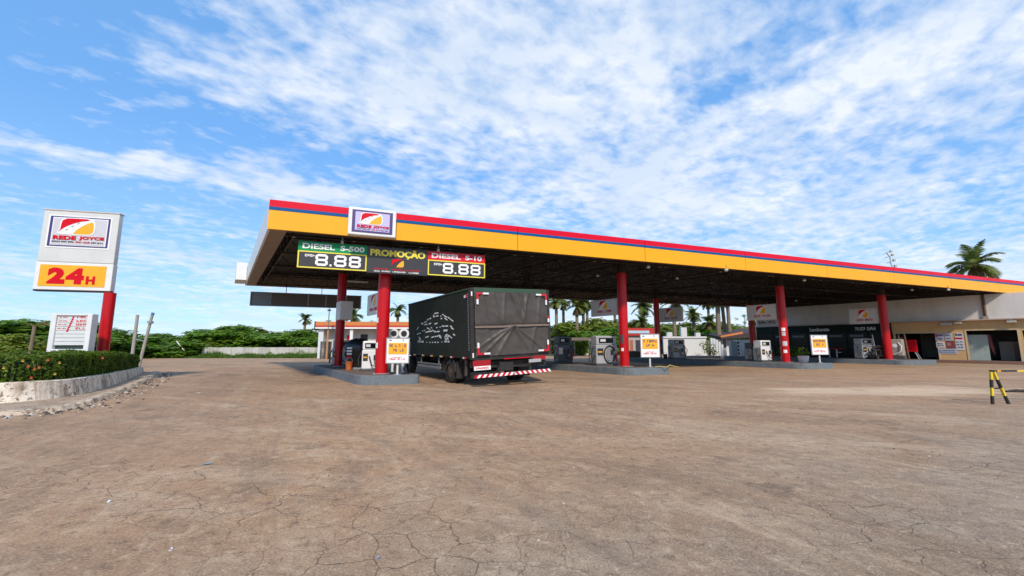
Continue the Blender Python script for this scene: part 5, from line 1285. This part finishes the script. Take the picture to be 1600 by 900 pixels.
def palm(px, py, rpx, Y, kind, label, lean=0.0, base_px=None, wtr=1.0):
    c = at(px, py, Y); sc = Y / 650; r = rpx * sc
    bx = c.x if base_px is None else at(base_px, 550, Y).x
    t = thing('palm_tree', label, 'palm tree', (bx, Y, 0))
    dx = c.x - bx; tr_ = (.17 + .02 * r) * wtr
    b = MB(); n = 14; pts = [(dx * (k / n) ** 1.3, 0, c.z * k / n) for k in range(n + 1)]
    b.tube(pts, [tr_ * (1.35 - .35 * k / n) * (1 + .06 * (k % 2)) for k in range(n + 1)], 10); b.build('trunk', palm_bark, t)
    for nm, me in zip(('crown', 'dead_fronds'), PAL[kind]):
        o = bpy.data.objects.new(nm, me); COL.objects.link(o); o.parent = t; o.location = (dx, 0, c.z - (.08 * r if nm == 'dead_fronds' else 0)); o.scale = (r, r, r); o.rotation_euler = (0, 0, px * .71 % 6.28)
for a in [(477, 499, 14, 80, 0, 'small lone palm rising over the trees by the low wall'), (553, 494, 20, 62, 1, 'palm behind the kiosk roof beneath the hanging signboard'),
          (622, 484, 18, 70, 2, 'palm showing between the first column and the truck box'), (648, 500, 16, 74, 0, 'low palm just clearing the truck box corner'),
          (869, 470, 20, 64, 1, 'tall palm touching the rear corner of the truck'), (880, 474, 18, 70, 2, 'slim tall palm second in the row past the truck'), (901, 478, 24, 66, 0, 'full headed palm in the middle of the row past the truck'),
          (911, 471, 20, 68, 1, 'tall palm close against the full headed one'), (917, 474, 20, 72, 2, 'last palm of the row before the column logo sign'), (960, 476, 20, 74, 0, 'palm whose trunk shows under the logo sign of the second column'),
          (1005, 478, 24, 70, 1, 'palm crown seen between the second column and the rear column'), (1001, 502, 20, 66, 2, 'short bushy palm above the red kiosk'), (1052, 474, 28, 60, 0, 'large drooping palm just above the grey logo sign'),
          (1083, 492, 18, 68, 1, 'neat small palm standing alone over the white yard wall'), (1106, 474, 15, 72, 2, 'thin palm with dry fronds beside the neat small one'), (1108, 504, 18, 70, 0, 'short bushy palm below the thin dry palm'),
          (1521, 413, 43, 62, 1, 'big palm rising above the canopy fascia at the building end')]: palm(*a)
palm(1121, 466, 22, 58, 1, 'straight thick trunked palm in front of the yard sheds', base_px=1124, wtr=1.3)
palm(1127, 464, 22, 60, 2, 'leaning palm trunk second beside the thick one', base_px=1136)
palm(1136, 464, 22, 59, 0, 'dark leaning palm trunk nearest the dark roofed shed', base_px=1142)
# dead palm stump behind hedge
t = thing('dead_palm', 'bare grey palm trunk with a few drooping leaves behind the hedge', 'tree', at(47, 550, 24)); t.location.z = 0
q = at(54, 510, 24) - Vector((t.location.x, 24, 0))
MB().tube([(0, 0, 0), (q.x * .5, 0, q.z * .6), (q.x, 0, q.z)], [.10, .085, .08], 9).build('trunk', palm_bark, t)
for k, (dx, dz) in enumerate(((.9, .15), (1.0, -.05), (-.5, -.1))): MB().tube([(q.x, 0, q.z), (q.x + dx * .5, 0, q.z + .18 + dz * .3), (q.x + dx, 0, q.z + dz)], [.035, .05, .01], 5).build('frond', leaf_dry, t)
# bare tree near the shop
t = thing('bare_tree', 'thin almost leafless tree between the palm trunks and the shop', 'tree', at(1166, 540, 70)); t.location.z = 0
b = MB(); rnd = random.Random(5); b.tube([(0, 0, 0), (.1, 0, 3), (0, 0, 6.3)], [.12, .09, .03], 7)
for k in range(14):
    z = 3 + k * .25; a = rnd.uniform(0, 6.28); l = rnd.uniform(.8, 2.0); b.tube([(0.05, 0, z), (math.cos(a) * l * .5, math.sin(a) * l * .5, z + .3), (math.cos(a) * l, math.sin(a) * l, z + rnd.uniform(.1, .6))], [.04, .03, .015], 5)
b.build('trunk', bark, t)
crown_mesh([((math.cos(k * 2.1) * 1.3, math.sin(k * 2.1) * 1.3, 4.2 + .4 * k), .35) for k in range(7)], 260, .22, 6).build('crown', leaf_a, t)

# ================================================================== BACKGROUND STRUCTURES
def local_frame(px, Y, rot=0): p = at(px, 545, Y); return Vector((p.x, Y, 0))
# low white wall at far side
p = at(315, 550, 49); p2 = at(497, 550, 49)
yw = thing('boundary_wall', 'low weathered white wall along the grass in front of the green trees', 'wall', (p.x, 49, 0))
b = MB(); Lw = p2.x - p.x; n = 40; vs = []
for i in range(n + 1):
    x = Lw * i / n; h = 1.15 + .05 * mnoise.noise(Vector((x * .8, 0, 0)))
    vs += [(x, 0, 0), (x, 0, h), (x, .22, h), (x, .22, 0)]
b.add(vs, [(i * 4 + k, (i + 1) * 4 + k, (i + 1) * 4 + k + 1, i * 4 + k + 1) for i in range(n) for k in range(3)] + [(0, 1, 2, 3), (n * 4 + 3, n * 4 + 2, n * 4 + 1, n * 4)])
b.build('wall_face', M('flaking_white_wall', (.52, .50, .45), .85, var=.15, scale=1.0, grime=.8, grime_rgb=(.24, .21, .15), streak=True, bmp=.4), yw)
for i in range(6): MB().box(Lw * (i + .5) / 6 - .12, Lw * (i + .5) / 6 + .12, -.06, -.003, 0, 1.1).build('pier', M('flaking_white_wall', (.5, .5, .45)), yw)
# grass
rnd = random.Random(31); vs = []; fs = []
def blades(x0, x1, y0, y1, n, h):
    for _ in range(n):
        x = rnd.uniform(x0, x1); y = rnd.uniform(y0, y1); hh = h * rnd.uniform(.4, 1.3) * (1 + .9 * mnoise.noise(Vector((x * .4, y * .4, 0)))); a = rnd.uniform(0, 3.14); wd = .05
        dx, dy = math.cos(a) * wd, math.sin(a) * wd; o = len(vs); lx, ly = rnd.uniform(-.15, .15), rnd.uniform(-.15, .15)
        vs.extend([(x - dx, y - dy, 0), (x + dx, y + dy, 0), (x + lx, y + ly, hh)]); fs.append((o, o + 1, o + 2))
blades(-50, -21.5, 46.0, 48.7, 9000, .32); blades(-60, -33, 46.5, 56, 7000, .5); blades(-34, -22, 48.0, 48.9, 2500, .5)
b = MB(); b.add(vs, fs); stuff(b.build('grass', leaf_g), 'bright green grass strip along the far pavement edge', 'grass')
for k, (px, wv) in enumerate(((335, .7), (422, 1.0), (438, .8), (452, .9), (470, 1.3), (482, 1.0), (372, .8))):
    q = at(px, 550, 48.3); t = thing('weed', 'green weed clump growing at the foot of the low white wall', 'weed', (q.x, q.y, 0), 0, 'weeds along the low white wall')
    crown_mesh([((0, 0, .25 * wv), Vector((.55 * wv, .35, .42 * wv))), ((.4 * wv, 0, .15), Vector((.4, .3, .25)))], 900, .16, 50 + k).build('foliage', leaf_a, t)
# stick in the bushes
q0 = at(276, 533, 47); q1 = at(288, 548, 47); tag(MB().bar((0, 0, 0), tuple(q1 - q0), .07).build('white_stick', pure_white, None, q0), 'pale stick poking out of the bushes at the grass edge', 'stick')

# kiosk with orange trim
KP = local_frame(503, 45)
kio = thing('kiosk', 'small white roadside kiosk with orange and red trimmed flat roof', 'building', KP, R(3))
KW = at(650, 540, 45).x - KP.x
kz = 1.5 + (538 - 514) * 45 / 650; ktop = 1.5 + (538 - 503) * 45 / 650
kwall = M('kiosk_wall', (.60, .58, .54), .75, grime=.25, grime_rgb=(.4, .35, .3))
b = MB(); d0, d1 = KW * .36, KW * .44
b.box(0, d0, 1.2, 1.4, 0, kz); b.box(d1, KW, 1.2, 1.4, 0, kz); b.box(d0 + .002, d1 - .002, 1.2, 1.4, 2.6, kz); b.box(0, .2, 1.41, 6, 0, kz); b.box(KW - .2, KW, 1.41, 6, 0, kz); b.box(.21, KW - .21, 5.8, 6, 0, kz)
b.build('wall', kwall, kio)
MB().box(d0, d1, 1.32, 1.36, .02, 2.59).build('door', M('dark_door', (.03, .03, .03)), kio)
MB().box(-.55, -.02, .25, 1.8, 0, kz - .002).build('side_wall', M('pale_side_wall', (.62, .64, .66), .6), kio)
ro = MB().box(-.75, KW + .3, .0, 6.1, kz + .06, kz + .16).build('roof', concrete, kio)
orange = M('orange_trim', (.62, .20, .05), .5, grime=.2); 
MB().box(-.78, KW + .32, -.12, -.002, kz + .005, kz + .16).build('white_band', pure_white, kio)
MB().box(-.78, KW + .32, -.125, -.003, kz + .162, kz + .36).build('red_band', M('red_trim', (.50, .06, .03), .5), kio)
MB().box(-.78, KW + .32, -.12, -.002, kz + .362, ktop).build('orange_band', orange, kio)
MB().box(-.9, -.785, -.13, 6.1, kz - .12, ktop + .03).build('end_trim', ink, kio)
kl = marks(.3, 2.1, kz + .20, kz + .33, -.135, ink, kio, 5, 9, (4,))
MB().box(KW * .28, KW * .28 + .32, .1, .3, 0, kz + .05).build('pillar', white, kio)
for a, c in ((KW * .05, KW * .2), (KW * .5, KW * .8)): MB().box(a, c, 1.17, 1.198, 1.0, kz - .15).build('window_panel', M('grey_shutter', (.50, .49, .47), .6), kio)
MB().box(KW * .22, KW * .25, 1.1, 1.19, 1.9, 2.5).build('fire_box', red_letter, kio)
for k, px in enumerate((505, 513)):
    q = local_frame(px, 44); t = thing('oil_drum', ('grey steel drum stack at the outer corner of the kiosk', 'grey steel drum stack second from the kiosk corner')[k], 'drum', q)
    MB().tube([(0, 0, 0), (0, 0, .9), (0, 0, .92), (0, 0, 1.8)], [.30, .30, .28, .30], 18).build('drum', M('brown_grey_drum', (.13, .115, .105), .5, .3), t)
    for z in (.3, .6, 1.2, 1.5): MB().tube([(0, 0, z), (0, 0, z + .05)], .315, 18).build('rib', M('drum_rib', (.17, .15, .14), .5, .3), t)
q = local_frame(511, 43)
t = thing('slim_mast', 'slim mast with an orange lower half beside the rear column', 'mast', q)
MB().tube([(0, 0, 0), (0, 0, 2.9)], .10, 8).build('orange_base', M('orange_pole', (.45, .22, .08), .6), t)
zt = 1.5 + (538 - 481) * 43 / 650; MB().tube([(0, 0, 2.9), (0, 0, zt)], .05, 8).build('upper_pole', M('grey_pole', (.16, .16, .16)), t); MB().tube([(-.25, 0, 3.9), (.25, 0, 3.9)], .07, 6).build('crossarm', M('grey_pole', (.16, .16, .16)), t); MB().box(-.16, .16, -.08, .08, zt - .35, zt - .2).build('top_fitting', ink, t)
# pale canopy column foot items: flat roof shed
Q = local_frame(868, 52)
t = thing('open_shed', 'low open shed with a thin brown flat roof past the truck', 'shed', Q)
Wd = at(930, 540, 52).x - Q.x; zr = 1.5 + (538 - 532) * 52 / 650
MB().box(0, Wd, 0, 4, zr, zr + .35).build('roof', M('brown_roof_slab', (.15, .115, .095), .7), t)
for x in (.3, Wd * .35, Wd * .48, Wd - .3): MB().box(x - .09, x + .09, .1, .28, 0, zr - .002).build('post', black, t)
MB().box(.1, Wd * .33, 2.8, 3, 0, zr - .002).build('back_panel', M('dark_green_board', (.03, .045, .03)), t)
Q = local_frame(893, 58); Wd = at(932, 540, 58).x - Q.x
t = thing('low_yard_wall', 'short white wall with a green bush on top past the open shed', 'wall', Q)
MB().box(0, Wd, 0, .25, 0, 1.2).build('wall_face', M('flaking_white_wall', (.5, .5, .45)), t)
Q = local_frame(908, 57); bq = thing('bush', 'round green bush resting against the short white wall', 'bush', Q)
crown_mesh([((0, 0, .9), .75), ((.5, 0, .7), .5), ((-.6, 0, .6), .5)], 320, .22, 77).build('foliage', leaf_a, bq)
# red kiosk
Q = local_frame(984, 50); Wd = at(1026, 540, 50).x - Q.x
t = thing('red_kiosk', 'red and white kiosk behind the second front column', 'building', Q)
zr = 1.5 + (538 - 513) * 50 / 650
redk = M('red_kiosk_paint', (.50, .03, .02), .5)
MB().box(0, Wd, .3, 3, 0, zr - .9).build('wall', M('warm_grey_kiosk_wall', (.40, .36, .33), .7), t)  # plain warm grey wall
MB().box(-.15, Wd + .2, 0, 3.2, zr - .30, zr).build('roof', redk, t); MB().box(-.14, Wd * .75, -.04, -.002, zr - .62, zr - .3).build('pale_band', M('pale_blue_band', (.45, .58, .68)), t)
MB().box(-.1, Wd + .15, .02, 3.1, zr - .88, zr - .302).build('red_frieze', redk, t)
MB().box(.1, .5, .26, .298, .1, 2.0).build('door', M('terracotta_door', (.34, .13, .07)), t); MB().box(.8, 1.7, .26, .298, 0.02, 2.0).build('opening', ink, t); MB().box(1.85, 2.3, .24, .298, .7, 2.3).build('panel', lilac, t)
Q = local_frame(1002, 38); t = thing('low_counter', 'dark low counter between the second column and its stand sign', 'counter', Q)
MB().box(-1.4, 1.2, 0, .6, .0, .85, bev=.02).build('body', M('dark_olive_board', (.05, .05, .035)), t); MB().box(-1.45, 1.25, -.05, .65, .852, .92).build('top', M('pale_counter_top', (.42, .40, .36)), t); MB().box(.1, .5, -.03, -.002, .1, .7).build('green_panel', M('leaf_green_panel', (.03, .09, .02)), t)
# white yard wall with pillars
Q = local_frame(1037, 54); Wd = at(1104, 540, 54).x - Q.x; sc = 54 / 650
t = thing('yard_wall', 'bright white yard wall with three square pillars rising above it', 'wall', Q)
ww = M('bright_whitewash', (.62, .62, .61), .7, var=.05, grime=.15, grime_rgb=(.5, .45, .4))
zw = 1.5 + (538 - 528.5) * sc
MB().box(0, Wd, 0, .3, 0, zw).build('wall_face', ww, t); MB().box(-.02, Wd + .02, -.12, .3, zw + .002, zw + .22).build('coping', ww, t)
for px0, px1, py in ((1043, 1051, 519.5), (1065, 1074, 512), (1088, 1095, 520)):
    xa = at(px0, 540, 54).x - Q.x; xb = at(px1, 540, 54).x - Q.x; MB().box(xa, xb, -.1, .4, zw + .224, 1.5 + (538 - py) * sc).build('pillar', ww, t)
MB().box(Wd + .01, Wd + .5, .1, .3, 0, zw - .3).build('grey_gate', M('grey_gate', (.16, .15, .13)), t)
for k in range(6):
    MB().box(Wd + .52 + k * .28, Wd + .80 + k * .28, -.1 - .1 * k, .2 - .1 * k, 0, zw - .05 * k * k).build('curved_end', ww, t)
Q = local_frame(1108, 52); t = thing('cactus_shrub', 'tangled grey green shrub beside the curved end of the white yard wall', 'shrub', Q)
crown_mesh([((0, 0, 1.0), .9), ((.5, 0, .5), .6), ((-.5, 0, 1.5), .6)], 180, .26, 91).build('foliage', leaf_b, t); MB().tube([(0, 0, 0), (.1, 0, 1.6)], .08, 6).build('stem', bark, t)
# dark roof shed and white blocks
Q = local_frame(1128, 56); Wd = at(1190, 540, 56).x - Q.x; sc = 56 / 650
t = thing('tiled_shed', 'dark shed with orange roof edge behind the white pump', 'shed', Q)
z0_, z1_ = 1.5 + (538 - 527) * sc, 1.5 + (538 - 515) * sc
b = MB(); b.add([(0, 0, z0_), (Wd, 0, z1_ - .2), (Wd, 4, z1_ + .3), (0, 4, z0_ + .5), (0, 0, z0_ - .25), (Wd, 0, z1_ - 1.0), (Wd, 4, z1_ - .4), (0, 4, z0_ + .25)], [(0, 1, 2, 3), (7, 6, 5, 4), (0, 4, 5, 1), (1, 5, 6, 2), (2, 6, 7, 3), (3, 7, 4, 0)])
b.build('roof', M('dark_purple_roof', (.05, .03, .035), .7), t)
b = MB(); b.add([(-.05, -.03, z0_ - .05), (Wd * .55, -.03, z0_ + (z1_ - z0_ - .2) * .55), (Wd * .55, -.03, z0_ + (z1_ - z0_ - .2) * .55 + .28), (-.05, -.03, z0_ + .2)], [(0, 1, 2, 3)]); b.build('orange_edge', orange, t)
MB().box(.3, Wd, 1.2, 1.4, 0, z0_ - .3).build('wall', ww, t); MB().box(.4, .65, .1, .3, 0, z0_ - .26).build('post', black, t)
Q = local_frame(1142, 50); Wd = at(1178, 540, 50).x - Q.x; t = thing('white_tank_block', 'white block wall with grey ribbed end panel behind the white pump', 'wall', Q)
MB().box(Wd * .25, Wd, 0, .5, 0, 2.0).build('wall_face', ww, t); MB().box(0, Wd * .22, -.1, .45, 0, 1.9).build('ribbed_panel', M('grey_ribbed_panel', (.26, .27, .29), .5), t)
for k in range(4): MB().box(Wd * .28, Wd * .36, -.03, -.003, .3 + k * .42, .55 + k * .42).build('vent', ink, t)
Q = local_frame(1100, 47); t = tag(MB().box(-2.0, 1.8, 0, 1.0, 0, .22, bev=.03).build('concrete_slab', M('pinkish_slab', (.38, .29, .25), .85, grime=.4), None, Q), 'low pinkish concrete slab before the white yard wall', 'slab')

# ================================================================== BARRIER, LITTER
def road_barrier():
    a0 = gp(1552, 631.5, 0); a1 = gp(1575, 631, 0)
    o = thing('trestle_barrier', 'yellow and black striped trestle barrier standing alone on the forecourt', 'barrier', ((a0.x + a1.x) / 2, (a0.y + a1.y) / 2, 0), R(4))
    wd = (a1 - a0).length / 2; H = .81; ym = M('barrier_yellow', (.72, .52, .02), .5, grime=.3, grime_rgb=(.3, .2, .03)); bm_ = M('barrier_black', (.02, .018, .016), .55)
    ap = -.10
    for fx in (0, 1.75):
        for sx in (-1, 1):
            b = MB(); a = Vector((fx + sx * wd, 0, 0)); c = Vector((fx + ap + sx * .035, 0, H))
            for k in range(4): b.bar(a.lerp(c, k / 4), a.lerp(c, (k + 1) / 4 - .001), .055, .045, k % 2)
            b.build('leg', [bm_, ym], o)
        for z, m_ in ((.22, M('raw_wood', (.30, .19, .11), .7)), (.38, bm_)):
            k = z / H; MB().bar((fx - wd * (1 - k) + ap * k, .03, z), (fx + wd * (1 - k) + ap * k, .03, z + .01), .03, .03).build('rung', m_, o)
    b = MB(); n = 6
    for k in range(n): b.bar((ap + .04 + k * .32, -.0, H + .012), (ap + .04 + k * .32 + .32, -.0, H + .012), .045, .04, (k + 1) % 2 if k else 0)
    b.build('top_bar', [bm_, ym], o)
    MB().bar((ap - .05, 0, H + .013), (ap + .038, 0, H + .013), .06, .05).build('end_cap', bm_, o)
    MB().bar((ap + .09, -.035, H + .012), (ap + .19, -.035, H + .012), .02, .05).build('orange_tab', M('orange_tab', (.6, .28, .02)), o)
road_barrier()
q = gp(1572, 613, 0); b = MB(); pts = [(.0, 0, .02), (.35, .03, .06), (.6, -.05, .03), (.9, .05, .12), (1.1, 0, .04), (1.5, .05, .06), (2.2, 0, .03), (3.0, .1, .02)]
tag(b.tube(pts, .035, 7).tube([(.3, .1, .03), (.8, .15, .05), (1.3, -.06, .09), (1.9, .1, .02)], .028, 7).build('cable', rubber, None, q), 'black cable lying tangled on the ground behind the striped barrier', 'cable')
# scraps
def scrap(px, py, sx_, sy_, label, m_, rz):
    q = gp(px, py, 0.004); b = MB(); b.add([(-sx_, -sy_, .002), (sx_ * .2, -sy_ * 1.2, .012), (sx_, sy_ * .3, .004), (sx_ * .1, sy_, .016), (-sx_ * .9, sy_ * .5, .003)], [(0, 1, 2, 3, 4)]); 
    b.add([(x, y, -.003) for x, y in ((-sx_, -sy_), (sx_ * .2, -sy_ * 1.2), (sx_, sy_ * .3), (sx_ * .1, sy_), (-sx_ * .9, sy_ * .5))], [(4, 3, 2, 1, 0)])
    tag(b.build('paper_scrap', m_, None, q, rz), label, 'litter', 'scraps lying on the forecourt')
pg = M('blue_grey_paper', (.27, .28, .28), .6)
scrap(325, 725, .06, .035, 'pale blue grey paper scrap flattened on the open forecourt', pg, .2); scrap(592, 872, .018, .010, 'grey paper scrap lying nearest the viewer', pg, .5)
scrap(267, 859, .012, .012, 'tiny white chip of paper near the grey scrap', pure_white, .2); scrap(171, 784, .02, .012, 'tiny white paper chip on the planter side of the forecourt', pure_white, 1.0); scrap(310, 614, .06, .03, 'white scrap lying out from the planter end', pure_white, .3)
# pebbles and flakes
rnd = random.Random(77); b = MB()
for _ in range(900):
    if rnd.random() < .55:
        i = rnd.randrange(20, len(kp) - 1); p = kp[i].lerp(kp[i + 1], rnd.random()); nn = norm2(kp, i); q = Vector((p.x, p.y, 0)) + nn * (.12 + abs(rnd.gauss(0, .35)))
    else: q = Vector((rnd.uniform(-9, 14), rnd.uniform(2.2, 17), 0))
    s = rnd.uniform(.006, .022) * (rnd.choice((1.5, 1.5, 2.6, 3.6)) if q.x < -9.5 else .8); a = rnd.uniform(0, 6.28)
    vs = [q + Vector((math.cos(a + k * 1.57) * s * rnd.uniform(.7, 1.3), math.sin(a + k * 1.57) * s * rnd.uniform(.7, 1.3), 0)) for k in range(4)]; tp = q + Vector((0, 0, s * rnd.uniform(.5, 1)))
    b.add(vs + [tp], [(0, 1, 4), (1, 2, 4), (2, 3, 4), (3, 0, 4)], rnd.choice((0, 0, 1, 2)))
stuff(b.build('gravel', [M('dark_pebble', (.06, .05, .04), .9), M('pale_pebble', (.42, .38, .33), .9), M('brown_pebble', (.20, .14, .10), .9)]), 'loose pebbles and chips scattered along the broken kerb', 'gravel')

# ================================================================== CAMERA
cd = bpy.data.cameras.new('camera'); cam = bpy.data.objects.new('camera', cd); COL.objects.link(cam)
cd.sensor_width = 36; cd.lens = F / 1600 * 36; cd.clip_end = 3000; cd.clip_start = .05
cam.location = (0, 0, CAMZ); cam.rotation_euler = (math.pi / 2 + PITCH, 0, 0)
scene.camera = cam
scene.view_settings.view_transform = 'Standard'; scene.view_settings.look = 'None'
scene.view_settings.gamma = 1; scene.view_settings.use_curve_mapping = False
scene.view_settings.exposure = 0.55
scene.render.engine = 'CYCLES'
scene.cycles.use_denoising = True
scene.cycles.max_bounces = 6; scene.cycles.transparent_max_bounces = 4
